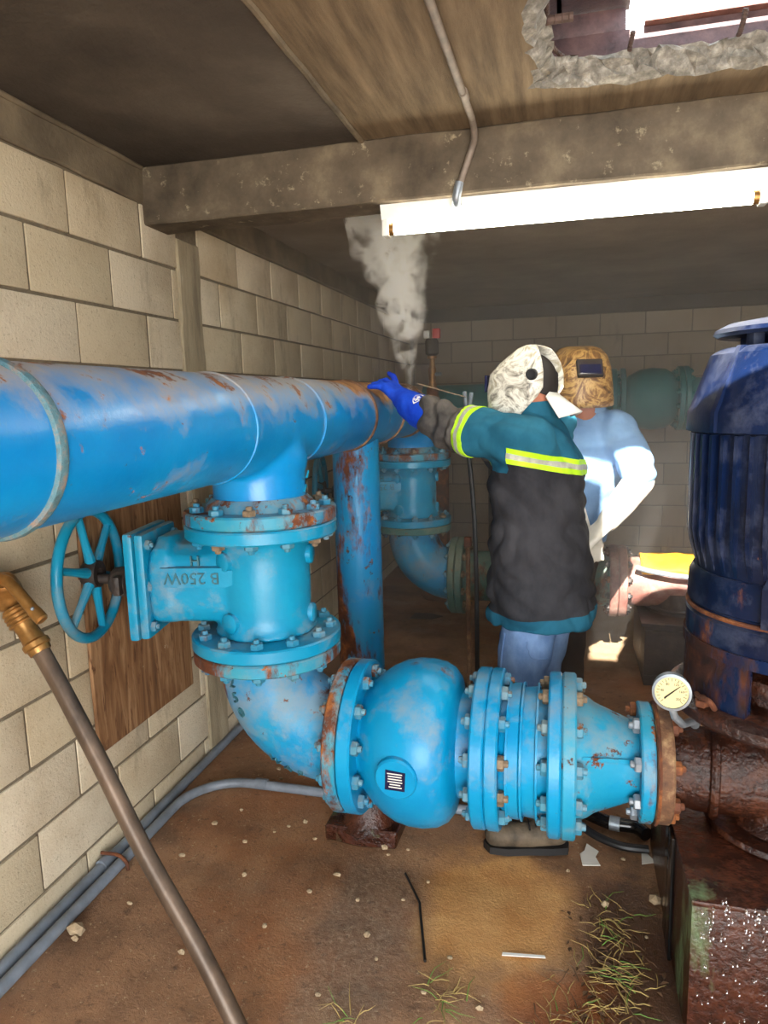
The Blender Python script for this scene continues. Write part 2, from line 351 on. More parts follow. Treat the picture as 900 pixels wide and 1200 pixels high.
def floor_mat():
    t = NT('muddy_concrete_floor')
    c = t.ramp(t.noise(2.6, 10, 0.66), [(0.3, srgb(100, 74, 54)), (0.5, srgb(150, 112, 82)), (0.7, srgb(182, 140, 102))])
    c = t.mix(t.math('MULTIPLY', t.mask(t.noise(1.5, 6, 0.6), 0.5, 0.66), 0.6), c, srgb(160, 98, 54))
    c = t.mix(t.math('MULTIPLY', t.mask(t.noise(34, 6, 0.75), 0.56, 0.68), 0.65), c, srgb(62, 45, 33))
    c = t.mix(t.math('MULTIPLY', t.mask(t.noise(75, 4, 0.7), 0.62, 0.68), 0.7), c, srgb(196, 172, 136))
    g = t.n('ShaderNodeNewGeometry')
    def spot(cx, cy, rx, ry, lo=0.75, hi=1.15):
        mp = t.n('ShaderNodeMapping'); mp.vector_type = 'TEXTURE'; t.l(g.outputs['Position'], mp.inputs[0])
        mp.inputs['Location'].default_value = (cx, cy, 0); mp.inputs['Scale'].default_value = (rx, ry, 1)
        ln = t.n('ShaderNodeVectorMath', operation='LENGTH'); t.l(mp.outputs[0], ln.inputs[0])
        v = t.math('ADD', ln.outputs['Value'], t.math('MULTIPLY', t.math('SUBTRACT', t.noise(7, 7, 0.65), 0.5), 1.1))
        return t.ramp(v, [(0.0, (1, 1, 1)), (lo * 0.62, (1, 1, 1)), (hi * 0.75, (0, 0, 0))])
    tan = spot(-0.19, 1.98, 0.34, 0.44)
    c = t.mix(tan, c, t.ramp(t.noise(6, 8), [(0.3, srgb(186, 128, 70)), (0.7, srgb(218, 168, 108))]))
    gv = spot(-0.56, 1.80, 0.22, 0.62); c = t.mix(t.math('MULTIPLY', gv, 0.42), c, t.ramp(t.noise(55, 5, 0.8), [(0.36, srgb(70, 58, 48)), (0.52, srgb(122, 106, 90)), (0.66, srgb(176, 160, 138))]))
    dk = spot(0.20, 1.82, 0.24, 0.62); c = t.mix(t.math('MULTIPLY', dk, 0.8), c, srgb(58, 32, 20))
    red = spot(0.0, 1.66, 0.22, 0.16); c = t.mix(t.math('MULTIPLY', red, 0.6), c, srgb(160, 88, 40))
    dry = spot(0.15, 4.9, 0.8, 1.1); c = t.mix(t.math('MULTIPLY', dry, 0.75), c, srgb(178, 156, 124))  # paler oval tint across the far floor
    wet = t.math('MAXIMUM', t.mask(t.noise(1.7, 6, 0.6), 0.52, 0.64), dk)
    rg = t.mix(wet, (0.80,) * 3 + (1,), (0.30,) * 3 + (1,)); rg = t.mix(tan, rg, (0.5,) * 3 + (1,))
    return t.out(c, rg, 0, t.math('ADD', t.noise(30, 8, 0.75), t.math('MULTIPLY', t.noise(120, 3), 0.6)), 0.55, 0.007, 0.5)
M['floor'] = floor_mat()
def wood_mat():
    t = NT('weathered_plywood')
    n = t.noise(3.2, 6, 0.6, (1, 5, 0.45), 1.6); c = t.ramp(n, [(0.3, srgb(84, 58, 38)), (0.5, srgb(130, 94, 62)), (0.68, srgb(164, 128, 92))])
    c = t.mix(t.mask(t.noise(26, 7, 0.6, (1, 1.8, 0.25), 1.0), 0.55, 0.66), c, srgb(88, 56, 34))
    c = t.mix(t.mask(t.noise(9, 8, 0.7), 0.68, 0.72), c, srgb(190, 176, 150))
    return t.out(c, 0.8, 0, n, 0.3, 0.004, 0.3)
M['wood'] = wood_mat()
def cloth(name, a, b, sc_=7, rough=0.9, weave=260, bs=0.5, bd=0.012):
    t = NT(name); n = t.noise(sc_, 6, 0.6, (1, 1, 0.6)); c = t.ramp(n, [(0.32, a), (0.68, b)])
    return t.out(c, rough, 0, t.math('ADD', n, t.math('MULTIPLY', t.noise(weave, 2), 0.12)), bs, bd, 0.2)
M['jacket_dark'] = cloth('charcoal_jacket_cloth', srgb(34, 34, 38), srgb(62, 61, 64))
M['jacket_sleeve'] = cloth('grubby_grey_sleeve_leather', srgb(52, 50, 50), srgb(104, 98, 92), 9)
M['jacket_teal'] = cloth('teal_jacket_cloth', srgb(24, 80, 102), srgb(44, 106, 128))
M['denim'] = cloth('blue_denim', srgb(70, 102, 150), srgb(132, 160, 198), 9)
M['shirt'] = cloth('light_blue_work_shirt', srgb(104, 142, 186), srgb(136, 172, 210), 6)
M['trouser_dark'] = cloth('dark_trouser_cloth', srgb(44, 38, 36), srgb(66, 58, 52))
M['glove_blue'] = cloth('blue_welding_glove_leather', srgb(10, 46, 168), srgb(26, 78, 206), 12, 0.7)
M['glove_white'] = cloth('pale_work_glove_leather', srgb(214, 206, 190), srgb(236, 230, 216), 12, 0.8)
M['boot'] = cloth('muddy_black_boot_leather', srgb(30, 28, 27), srgb(112, 98, 80), 10, 0.6)
M['sole'] = plain('black_boot_sole', srgb(22, 21, 21), 0.6)
M['hivis'] = cloth('lime_reflective_band', srgb(170, 226, 30), srgb(196, 244, 50), 20, 0.5)
M['silver'] = cloth('silver_reflective_stripe', srgb(150, 150, 138), srgb(186, 186, 172), 30, 0.4)
M['skin'] = plain('skin', srgb(176, 112, 86), 0.55, 0, 0.15, 12)
M['cap_white'] = cloth('white_cap_cloth', srgb(216, 214, 206), srgb(236, 234, 228), 14)
M['hair'] = plain('dark_hair', srgb(32, 27, 25), 0.6)
M['yellow'] = cloth('yellow_orange_sheet', srgb(226, 130, 20), srgb(250, 205, 40), 6, 0.55)
def mask_mat(name, cols, sc_):
    t = NT(name); n = t.noise(sc_, 5, 0.62, (1, 1, 1), 2.6)
    c = t.ramp(n, [(0.30, cols[0]), (0.42, cols[1]), (0.50, cols[2]), (0.57, cols[1]), (0.66, cols[3]), (0.8, cols[2])])
    return t.out(c, 0.42, 0, n, 0.12, 0.004)
M['cast_mark'] = plain('dark_edged_cast_letters', srgb(40, 92, 104), 0.6, 0, 0.4, 50)
M['mask_pale'] = mask_mat('pale_patterned_mask', (srgb(70, 66, 60), srgb(186, 180, 164), srgb(226, 222, 208), srgb(150, 140, 112)), 11)
M['mask_brown'] = mask_mat('brown_patterned_mask', (srgb(48, 30, 18), srgb(128, 90, 48), srgb(186, 150, 92), srgb(92, 58, 28)), 10)
M['straw'] = plain('dry_grass', srgb(158, 134, 78), 0.8, 0, 0.4, 30)
M['dead_leaf'] = plain('dead_brown_stalks', srgb(84, 58, 34), 0.8, 0, 0.4, 30)
M['green_grass'] = plain('green_grass', srgb(88, 120, 44), 0.7, 0, 0.35, 30)
M['stone'] = plain('pale_stone', srgb(170, 148, 118), 0.9, 0, 0.35, 40)
M['paper'] = plain('pale_scrap', srgb(226, 222, 212), 0.8, 0, 0.05)
def emit(name, col, st):
    t = NT(name); t.b.inputs['Base Color'].default_value = (0.9, 0.9, 0.9, 1); t.b.inputs['Emission Color'].default_value = col
    t.b.inputs['Emission Strength'].default_value = st; return t.m
M['tube_lamp'] = emit('lit_fluorescent_tube', (1.0, 0.93, 0.76, 1), 24.0)
def water():
    t = NT('water'); t.b.inputs['Transmission Weight'].default_value = 1.0; t.b.inputs['Roughness'].default_value = 0.02
    t.b.inputs['IOR'].default_value = 1.33; t.b.inputs['Base Color'].default_value = (1, 1, 1, 1); return t.m
M['water'] = water()
def dial():
    return plain('cream_dial_face', srgb(190, 176, 118), 0.4, 0, 0.06, 40)
M['dial'] = dial(); M['ink'] = plain('black_print', srgb(20, 20, 20), 0.6)
# ------------------------------------------------------------------ the room
XL, XR, YB, ZC = -1.53, 2.10, 7.10, 2.414
def grid_floor():
    b = MB(); xs = [XL - 0.2 + 0.04 * i for i in range(96)]; ys = [-2.2 + 0.05 * j for j in range(190)]
    for y in ys:
        for x in xs:
            h = -0.004 - 0.004 * mnoise.noise(V((x * 3, y * 3, 0))) - 0.002 * mnoise.noise(V((x * 11, y * 11, 5)))
            b.v.append(V((x, y, min(h, 0.0))))
    n = len(xs)
    for j in range(len(ys) - 1):
        for i in range(n - 1): b.f.append((j * n + i, j * n + i + 1, (j + 1) * n + i + 1, (j + 1) * n + i)); b.m.append(0)
    return b
floor = struct(part('floor', grid_floor(), M['floor'], None, (0, 0, 0)))
yard = struct(part('trim_yard_paving', MB().box((0.2, -7.2, -0.06), (14, 10, 0.1)), M['column'], None, (0.2, -7.2, 0)))
wl = struct(part('wall_left', MB().box((XL - 0.106, 2.75, 1.207), (0.2, 8.7, 2.414)), M['mortar'], None, (XL, 2.75, 0)))
wb = struct(part('wall_back', MB().box((0.185, YB + 0.106, 1.207), (3.83, 0.2, 2.414)), M['mortar'], None, (0.285, YB, 0)))
struct(part('wall_right', MB().box((XR + 0.1, 2.75, 1.207), (0.2, 8.7, 2.414)), M['block_far'], None, (XR, 2.75, 0)))
wf = MB().box((-1.09, DOOR_Y - 0.1, 1.207), (0.88, 0.2, 2.414)).box((0.725, DOOR_Y - 0.1, 2.3), (2.75, 0.2, 0.228))
struct(part('wall_front', wf, M['block_far'], None, (0, DOOR_Y, 0)))
blk = {}
def block_mesh(ln, ht, mat, key):
    k = (round(ln, 2), round(ht, 2), key)
    if k not in blk:
        b = MB().box((0, 0, 0), (0.05, k[0] - 0.011, k[1] - 0.011), None, 0.004); blk[k] = to_mesh('block', b, mat)
    return blk[k]
CB = [(0.0, 0.09)] + [(0.09 + 0.2 * k, 0.29 + 0.2 * k) for k in range(11)]
for ci, (z0, z1) in enumerate(CB):
    k = ci - 1; off = 0.235 if k % 2 else 0.035
    y = 0.4 + off
    while y < YB - 0.02:
        segs = [(y, min(y + 0.4, YB - 0.01))]
        a, e = segs[0]
        if a < 2.69 < e: segs = [(a, 2.69)] + ([(2.85, e)] if e > 2.89 else [])
        elif 2.69 <= a < 2.85: segs = [(2.85, e)] if e > 2.89 else []
        for a, e in segs:
            if e - a < 0.05: continue
            jit = random.uniform(-0.002, 0.002)
            inst('block', block_mesh(e - a, z1 - z0, M['block'], 'l'), (XL - 0.025 + jit, (a + e) / 2, (z0 + z1) / 2), None, wl)
        y += 0.4
for ci, (z0, z1) in enumerate(CB):
    x = XL + 0.01 - (0.2 if ci % 2 else 0.0)
    while x < XR - 0.05:
        a, e = max(x, XL + 0.03), min(x + 0.4, XR)
        if e - a > 0.06:
            o = inst('block', block_mesh(e - a, z1 - z0, M['block_far'], 'b'), ((a + e) / 2, YB + 0.025, (z0 + z1) / 2), Matrix.Rotation(PI / 2, 3, 'Z'), wb)
        x += 0.4
def rough_box(c, size, n=(1, 24, 4), amp=0.004, seed=0):
    bm = bmesh.new(); bmesh.ops.create_cube(bm, size=1.0)
    for v in bm.verts: v.co = V((v.co.x * size[0], v.co.y * size[1], v.co.z * size[2]))
    L = max(range(3), key=lambda i: size[i])
    es = [e for e in bm.edges if abs((e.verts[0].co - e.verts[1].co)[L]) > 1e-4]
    bmesh.ops.subdivide_edges(bm, edges=es, cuts=n[1], use_grid_fill=True)
    bmesh.ops.bevel(bm, geom=[e for e in bm.edges if len(e.link_faces) == 2 and e.calc_face_angle() > 1.0], offset=0.006, segments=1, affect='EDGES')
    for v in bm.verts: v.co += mnoise.noise_vector(v.co * 7 + V((seed, 0, 0))) * amp
    bm.verts.index_update(); b = MB(); b.add([v.co + V(c) for v in bm.verts], [tuple(v.index for v in f.verts) for f in bm.faces]); bm.free(); return b
struct(part('trim_beam', rough_box(((XL + XR) / 2 - 0.05, 2.545, 2.314), (XR - XL + 0.1, 0.17, 0.202), (1, 50, 1), 0.005, 1), M['beam'], None, (0.28, 2.545, 2.213)))
struct(part('trim_bond_beam_left', rough_box((XL - 0.04, 2.75, 2.353), (0.10, 8.7, 0.125), (1, 120, 1), 0.009, 2), M['bond'], None, (XL, 2.75, 2.29)))
struct(part('trim_bond_beam_back', rough_box((0.285, YB + 0.04, 2.353), (3.63, 0.10, 0.125), (1, 60, 1), 0.006, 3), M['slab_dark'], None, (0.285, YB, 2.29)))
struct(part('trim_column_left', rough_box((XL - 0.035, 2.76, 1.1), (0.09, 0.175, 2.22), (1, 50, 1), 0.005, 4), M['column'], None, (XL, 2.77, 0)))
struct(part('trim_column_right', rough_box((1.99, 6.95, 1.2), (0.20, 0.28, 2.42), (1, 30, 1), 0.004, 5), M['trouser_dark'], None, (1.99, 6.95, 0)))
struct(part('trim_ceiling_fillet', rough_box((XL + 0.012, 0.42, ZC - 0.006), (0.024, 4.06, 0.016), (1, 90, 1), 0.004, 6), M['bond'], None, (XL, 0.42, 2.40)))
# ceiling slab with the knocked-through opening
ceil = bpy.data.objects.new('ceiling', to_mesh('ceiling', MB().box((-1.205, 0.45, ZC + 0.06), (1.03, 4.1, 0.12)), M['slab_dark'])); C.objects.link(ceil); struct(ceil)
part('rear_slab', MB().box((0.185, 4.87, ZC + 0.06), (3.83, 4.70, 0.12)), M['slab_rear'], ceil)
part('sun_blocking_eave', MB().box((0.185, -2.5, ZC + 0.06), (3.83, 1.8, 0.12)), M['bond'], ceil)  # unseen overhang added to stop doorway sun reaching the visible floor
hx0, hx1, hy0, hy1 = -0.115, 1.30, 0.42, 2.27
hole = []
def side(a, b, n):
    for i in range(n): 
        t = i / n; hole.append((a[0] + (b[0] - a[0]) * t, a[1] + (b[1] - a[1]) * t))
side((hx0, hy0), (hx1, hy0 + 0.02), 50); side((hx1, hy0 + 0.02), (hx1, hy1 + 0.06), 46); side((hx1, hy1 + 0.06), (hx0, hy1 - 0.02), 70); side((hx0, hy1 - 0.02), (hx0, hy0), 60)
cx, cy = (hx0 + hx1) / 2, (hy0 + hy1) / 2
rings = []
for r, (inn, z) in enumerate([(0.0, ZC), (0.024, ZC + 0.012), (0.034, ZC + 0.03), (0.052, ZC + 0.045), (0.055, ZC + 0.06)]):
    ring = []
    for i, (x, y) in enumerate(hole):
        dx = (1 if x < hx0 + 0.1 else -1 if x > hx1 - 0.1 else 0); dy = (1 if y < hy0 + 0.1 else -1 if y > hy1 - 0.12 else 0)
        nv = mnoise.noise_vector(V((x * 9, y * 9, 2.0))) * 0.026 + mnoise.noise_vector(V((x * 30, y * 30, r * 3.0))) * 0.030
        ring.append(V((x + dx * inn + nv.x, y + dy * inn + nv.y, z + (nv.z * 0.6 if 0 < r < 4 else 0))))
    rings.append(ring)
px0, px1, py0, py1 = -0.685, XR, -1.6, 2.5
outer = [V((px0, py0, ZC)), V((px1, py0, ZC)), V((px1, py1, ZC)), V((px0, py1, ZC))]
b = MB(); N = len(hole)
allp = outer + rings[0]
tris = tessellate_polygon([outer, rings[0]])
b = MB(); b.add(allp, [tuple(t) for t in tris])
o4 = [p + V((0, 0, 0.06)) for p in outer]; b.add(o4 + rings[4], [tuple(t) for t in tessellate_polygon([o4, rings[4]])])
b.add(outer + o4, [(i, (i + 1) % 4, 4 + (i + 1) % 4, 4 + i) for i in range(4)])
part('tan_slab', b, M['slab_tan'], ceil, smooth=0)
b = MB(); b.v = [p for ring in rings for p in ring]
for r in range(4):
    for i in range(N): b.f.append((r * N + i, r * N + (i + 1) % N, (r + 1) * N + (i + 1) % N, (r + 1) * N + i)); b.m.append(0)
part('broken_edge', b, M['broken'], ceil, smooth=0)
part('slab_joint', rough_box((-0.685, 0.45, ZC - 0.004), (0.022, 4.05, 0.012), (1, 90, 1), 0.005, 9), M['bond'], ceil)
def rebar(pts, r=0.007):
    p = smooth_path(pts, 6); bb = MB().tube(p, r, 8)
    L = 0
    for i in range(1, len(p)):
        d = p[i] - p[i - 1]; k = max(1, int(d.length / 0.012))
        for j in range(k): bb.torus(p[i - 1] + d * (j / k), d, r, 0.0016, 8, 4)
    return part('rebar', bb, M['rebar'], ceil)
rebar([(-0.19, 1.98, 2.47), (-0.10, 1.975, 2.468), (0.0, 1.98, 2.47)], 0.011)
rebar([(-0.065, 1.3, 2.49), (-0.062, 1.8, 2.487), (-0.06, 2.12, 2.485), (-0.01, 2.24, 2.48)], 0.006)
rebar([(0.15, 2.26, 2.47), (0.15, 2.20, 2.475), (0.155, 2.17, 2.50)], 0.006)
rebar([(0.42, 2.29, 2.47), (0.425, 2.21, 2.48), (0.43, 2.18, 2.52)], 0.007)
rebar([(-0.16, 1.72, 2.49), (-0.06, 1.77, 2.48), (-0.03, 1.80, 2.46)], 0.006)
# rusty steel hatch over the opening, its lids extended out of view to block sun
hc = thing('hatch_cover', 'rusty steel hatch frame and plate above the broken ceiling opening, with added sun-blocking lids', 'hatch', (0.3, 2.40, 2.476))
HS = M['hatch_steel']
part('curb_plate', MB().box((0.60, 2.40, 2.540), (1.80, 0.03, 0.126), None, 0.004), HS, hc)
part('curb_plate', MB().box((-0.28, 1.36, 2.571), (0.03, 2.10, 0.188), None, 0.004), HS, hc)
part('back_plate', MB().box((-0.06, 2.40, 2.634), (0.42, 0.02, 0.062), None, 0.003), HS, hc)
part('sun_shaping_lid', MB().box((-0.17, 1.36, 2.675), (0.28, 2.12, 0.014), None, 0.003), HS, hc)  # stretched towards the camera to keep sun off the near welder's mask
part('sun_shaping_lid', MB().box((0.055, 2.29, 2.675), (0.21, 0.26, 0.014), None, 0.003), HS, hc)
part('sun_shaping_lid', MB().box((-0.08, 0.50, 2.658), (0.46, 1.00, 0.014), None, 0.003), HS, hc)  # unseen plate added to keep sun off the near welder's jacket
part('sun_shaping_lid', MB().box((0.70, 1.645, 2.690), (1.50, 1.11, 0.014), None, 0.003), HS, hc)  # near edge set so the sun misses the beam and the far shirt
part('lid_stiffener', MB().box((0.83, 2.185, 2.668), (1.24, 0.02, 0.03), None, 0.003), HS, hc)
part('lid_post', MB().box((1.44, 1.65, 2.58), (0.03, 1.1, 0.205), None, 0.003), HS, hc)
part('angle_lip', MB().box((0.80, 2.385, 2.607), (1.2, 0.06, 0.008), None, 0.002), M['old_pink'], hc)
# ------------------------------------------------------------------ lamp and conduit at the beam
lm = thing('fluorescent_lamp', 'lit white fluorescent batten lamp fixed under the concrete beam', 'lamp', (-0.02, 2.55, 2.213))
LX0, LX1, LYc = -0.635, 0.585, 2.55
part('housing', MB().prism([(-0.055, 0.0), (0.055, 0.0), (0.04, -0.045), (-0.04, -0.045)], (LX0, LYc, 2.212), (0, 1, 0), (0, 0, 1), (1, 0, 0), LX1 - LX0), M['white'], lm)
for x in (LX0 + 0.012, LX1 - 0.012):
    part('lamp_holder', MB().box((x, LYc - 0.015, 2.15), (0.022, 0.05, 0.075), None, 0.004), M['white'], lm)
part('tube', MB().tube([(LX0 + 0.024, LYc - 0.022, 2.135), (LX1 - 0.024, LYc - 0.022, 2.135)], 0.019, 20), M['tube_lamp'], lm)
for x, s in ((LX0 + 0.024, 1), (LX1 - 0.024, -1)):
    part('tube_end_cap', MB().tube([(x, LYc - 0.022, 2.135), (x + 0.018 * s, LYc - 0.022, 2.135)], 0.0198, 20), M['brass'], lm)
cd = thing('ceiling_conduit', 'thin painted conduit running along the ceiling and down the beam to the lamp', 'conduit', (-0.30, 2.45, 2.213))
part('run', MB().tube(smooth_path([(-0.31, -1.5, ZC - 0.012), (-0.305, 1.0, ZC - 0.012), (-0.30, 2.2, ZC - 0.013), (-0.298, 2.36, ZC - 0.018), (-0.30, 2.42, ZC - 0.05), (-0.315, 2.44, 2.33), (-0.36, 2.444, 2.215)], 5), 0.011, 12), M['old_conduit'], cd)
part('coupling', MB().tube([(-0.298, 2.15, ZC - 0.0135), (-0.298, 2.20, ZC - 0.0135)], 0.0135, 12), M['old_conduit'], cd)
part('end_elbow', MB().tube(smooth_path([(-0.352, 2.444, 2.245), (-0.362, 2.446, 2.205), (-0.366, 2.46, 2.185), (-0.366, 2.50, 2.182)], 4), 0.0145, 12), M['steel'], cd)
for y in (0.6, 1.55): part('clip', MB().box((-0.303, y, ZC - 0.012), (0.05, 0.02, 0.026), None, 0.003), M['old_conduit'], cd)
# ------------------------------------------------------------------ pipework
PX, PY, PZ, PR = -0.9025, 1.976, 1.488, 0.1425       # vertical axis of the near drop, header height, header radius
LZ = 0.53; FR = 0.2294; BC = 0.196; FT = 0.040        # lower line height, flange radius, bolt circle, flange thickness
Y2 = 4.13; X2 = -0.895
def flange(o, axis, R, t, rin, bev=0.005):
    """disc of thickness t that starts at o and goes along axis"""
    return MB().lathe([(rin, 0), (R - bev, 0), (R, bev), (R, t - bev), (R - bev, t), (rin, t)], o, axis, 56, 0, True)
bolt_cache = {}
def bolt_mesh(r, mat, key):
    """hex nut with a stud end, standing on z = 0 and rooted below it"""
    k = (r, key)
    if k not in bolt_cache:
        b = MB().lathe([(r * 0.55, -r * 0.6), (r * 0.55, r * 1.45), (r * 0.45, r * 1.6)], seg=8)
        b.lathe([(r * 1.15, -r * 0.05), (r * 1.2, r * 0.1), (r * 1.2, r * 0.8), (r * 1.05, r * 0.98)], seg=6)
        bolt_cache[k] = to_mesh('bolt', b, mat)
    return bolt_cache[k]
def bolts(parent, o, axis, n, bc, t, r=0.017, mats=('bolt', 'bolt_rust'), ph=0.5):
    """nuts on the outer face of parent's own flange: o at the joint, axis pointing away from it, t the flange thickness"""
    ax = V(axis).normalized(); x, y, _ = frame(ax if ax.x + ax.y + ax.z > 0 else -ax); rot = arot(ax)
    for k in range(n):
        a = 2 * PI * (k + ph) / n; m = mats[0] if random.random() < 0.82 else mats[-1]
        inst('bolt', bolt_mesh(r, M[m], m), V(o) + ax * t + (x * math.cos(a) + y * math.sin(a)) * bc, rot @ Matrix.Rotation(random.random(), 3, 'Z'), parent)
def pipe_along(o, axis, L, R, wall=0.012, seg=48, n=1):
    prof = [(R, L * i / n) for i in range(n + 1)] + [(R - wall, L), (R - wall, 0)]
    return MB().lathe(prof, o, axis, seg, 0, True)
# --- header
hp = thing('header_pipe', 'large blue painted header pipe with rust-burnt far end, running above the valves', 'pipe', (PX, PY, PZ - PR))
part('pipe_run', pipe_along((PX, -1.55, PZ), (0, 1, 0), 1.695 + 1.55, PR), M['header'], hp)
tb = MB().tube([(PX, 1.665, PZ), (PX, 2.215, PZ)], PR, 40)
tb.tube([(PX, PY, PZ), (PX, PY, 1.232)], 0.139, 40); tb.tube([(PX, PY, 1.40), (PX, PY, 1.36)], 0.150, 40)
part('tee', remesh(tb, 0.011, 9, 0.6), M['header'], hp, smooth=60)
part('pipe_run', pipe_along((PX, 2.195, PZ), (0, 1, 0), 1.715, PR), M['header'], hp)
el = [(PX + (X2 - PX), 3.90, PZ)] + arc((X2, Y2 - 0.22, PZ - 0.22), (0, 0, 1), (0, 1, 0), 0.22, 0, PI / 2, 12) + [(X2, Y2, 1.235)]
part('end_elbow', MB().tube(el, PR, 40), M['header'], hp, smooth=60)
for y, r, m in ((0.945, 0.0085, 'weld'), (1.675, 0.0042, 'header'), (2.205, 0.0042, 'header'), (2.84, 0.008, 'scale'), (3.35, 0.009, 'scale'), (3.90, 0.008, 'scale')):
    part('weld_seam', MB().torus((PX if y < 3.8 else X2, y, PZ), (0, 1, 0), PR, r, 48, 8, 1.5), M[m], hp)
for (x, y) in ((PX, PY), (X2, Y2)):
    f = part('flange', flange((x, y, 1.201), (0, 0, 1), FR, FT, 0.135), M['valve_rusty'], hp)
    bolts(hp, (x, y, 1.200), (0, 0, 1), 12, BC, 0.041)
    part('neck_ring', MB().lathe([(0.136, 1.240), (0.168, 1.240), (0.160, 1.258), (0.141, 1.275)], (x, y, 0), (0, 0, 1), 48, 0, True), M['valve_rusty'], hp)
# rust-scale drips on the first flange edge are in its paint; small welded tick marks on the tee
for dy, dz in ((0.0, 0.0), (0.035, -0.035), (0.01, -0.075)):
    p = V((PX + 0.1395, PY + dy, 1.36 + dz)); part('tick_mark', MB().tube([p, p + V((-0.004, 0.028, 0.016))], 0.0035, 6), M['valve'], hp)
# --- gate valves
def gate_valve(x, y, label, wall_gap=True):
    t = thing('gate_valve', label, 'valve', (x, y, 0.815))
    zc = 1.008; ang = math.radians(10); n = V((-math.cos(ang), -math.sin(ang), 0)); s = V((-n.y, n.x, 0)); up = V((0, 0, 1)); o = V((x, y, zc))
    if s.y > 0: s = -s                                        # s points to the camera side
    bd = MB().lathe([(0.165, 0.857), (0.148, 0.875), (0.140, 0.91), (0.142, zc), (0.140, 1.10), (0.148, 1.14), (0.165, 1.159)], (x, y, 0), (0, 0, 1), 48)
    # wedge housing running towards the hand wheel
    rot = Matrix((n, s, up)).transposed()
    hs = MB(); hs.v = list(bd.v); hs.f = list(bd.f); hs.m = list(bd.m)
    prof = [(-0.095, -0.10), (-0.112, -0.06), (-0.115, 0.05), (-0.10, 0.10), (-0.05, 0.128), (0.05, 0.128), (0.10, 0.10), (0.115, 0.05), (0.112, -0.06), (0.095, -0.10), (0.05, -0.112), (-0.05, -0.112)]
    hs.prism(prof, o + n * 0.05, s, up, n, 0.275)
    hs.prism([(p[0] * 1.05, p[1] * 1.12 + 0.01) for p in prof], o + n * 0.26, s, up, n, 0.05)
    part('body', remesh(hs, 0.0095, 5, 0.5), M['valve'], t, smooth=60)
    wedge = MB().prism([(0.10, 0.0), (0.126, 0.004), (0.126, 0.062), (0.10, 0.066)], o + n * 0.09 + up * 0.008, s, up, n, 0.19)
    part('name_panel', wedge, M['valve'], t, smooth=0)
    tri = [(0.0, 0.0), (0.0, 0.058), (-0.10, 0.03)]
    part('panel_point', MB().prism(tri, o + n * 0.09 + up * 0.010 + s * 0.06, n, up, s, 0.066), M['valve'], t, smooth=0)
    for z0, z1 in ((0.816, 0.857), (1.159, 1.199)):
        part('flange', flange((x, y, z0), (0, 0, 1), FR, z1 - z0, 0.135), M['valve'], t)
    for zz, aa in ((zc - 0.10, (-112, 8)), (zc + 0.085, (-118, 8))):           # round bosses round the barrel
        for a in aa:
            d = V((math.cos(math.radians(a)), math.sin(math.radians(a)), 0))
            part('boss', MB().lathe([(0.030, 0.12), (0.030, 0.152), (0.024, 0.156)], V((x, y, zz)), d, 20), M['valve'], t)
    bf = part('bonnet_flange', MB().box(o + n * 0.337 + up * 0.012, (0.028, 0.262, 0.318), rot, 0.010), M['valve'], t)
    bf2 = part('bonnet_flange', MB().box(o + n * 0.369 + up * 0.012, (0.030, 0.270, 0.326), rot, 0.010), M['valve'], t)
    for a in (-1, 1):
        for c in (-1, 0, 1):
            p = o + n * 0.352 + s * (0.105 * a) + up * (0.012 + 0.125 * c)
            inst('bolt', bolt_mesh(0.0135, M['bolt'], 'bolt'), p - n * 0.029, arot(-n), t)
    part('bonnet', MB().lathe([(0.085, 0.384), (0.075, 0.41), (0.05, 0.43), (0.045, 0.475), (0.036, 0.485)], o, n, 28), M['dark_iron'], t)
    part('gland', MB().box(o + n * 0.445, (0.022, 0.14, 0.06), rot, 0.006), M['dark_iron'], t)
    part('stem', MB().tube([o + n * 0.47 + up * 0.006, o + n * 0.585 + up * 0.015], 0.016, 14), M['dark_iron'], t)
    wc = o + n * 0.556 + up * 0.025
    wheel = part('handwheel', MB().torus(wc, n, 0.200, 0.0165, 56, 12, 1.0), M['valve'], t)
    part('hub', MB().lathe([(0.018, -0.03), (0.042, -0.03), (0.046, 0.0), (0.036, 0.02), (0.018, 0.02)], wc, n, 24, 0, True), M['dark_iron'], wheel)
    for k in range(6):
        a = 2 * PI * k / 6 + 0.28; d = s * math.cos(a) + up * math.sin(a)
        part('spoke', MB().tube([wc + d * 0.035 - n * 0.008, wc + d * 0.11 - n * 0.004, wc + d * 0.195], [0.017, 0.0125, 0.0125], 10), M['valve'], wheel)
    part('stem_nut', MB().lathe([(0.020, 0.02), (0.020, 0.036)], wc, n, 6), M['rust'], wheel)
    # cast lettering, upside down as the valve hangs
    part('raised_lettering', text_mb('B 250W', 0.050, 0.0025, o + n * 0.185 + s * 0.127 + up * 0.041, n, -up), M['cast_mark'], t, smooth=0)
    part('raised_lettering', text_mb('H', 0.044, 0.003, o + n * 0.175 + s * 0.118 + up * 0.092, n, (-up * 0.9 - s * 0.1)), M['cast_mark'], t, smooth=0)
    bolts(t, (x, y, 0.815), (0, 0, 1), 12, BC, 0.042)
    bolts(t, (x, y, 1.200), (0, 0, -1), 12, BC, 0.041)
    return t
gate_valve(PX, PY, 'nearest blue gate valve with handwheel, hanging under the header pipe tee')
gate_valve(X2, Y2, 'farther blue gate valve behind the vertical support pipe, beside the reaching welder')
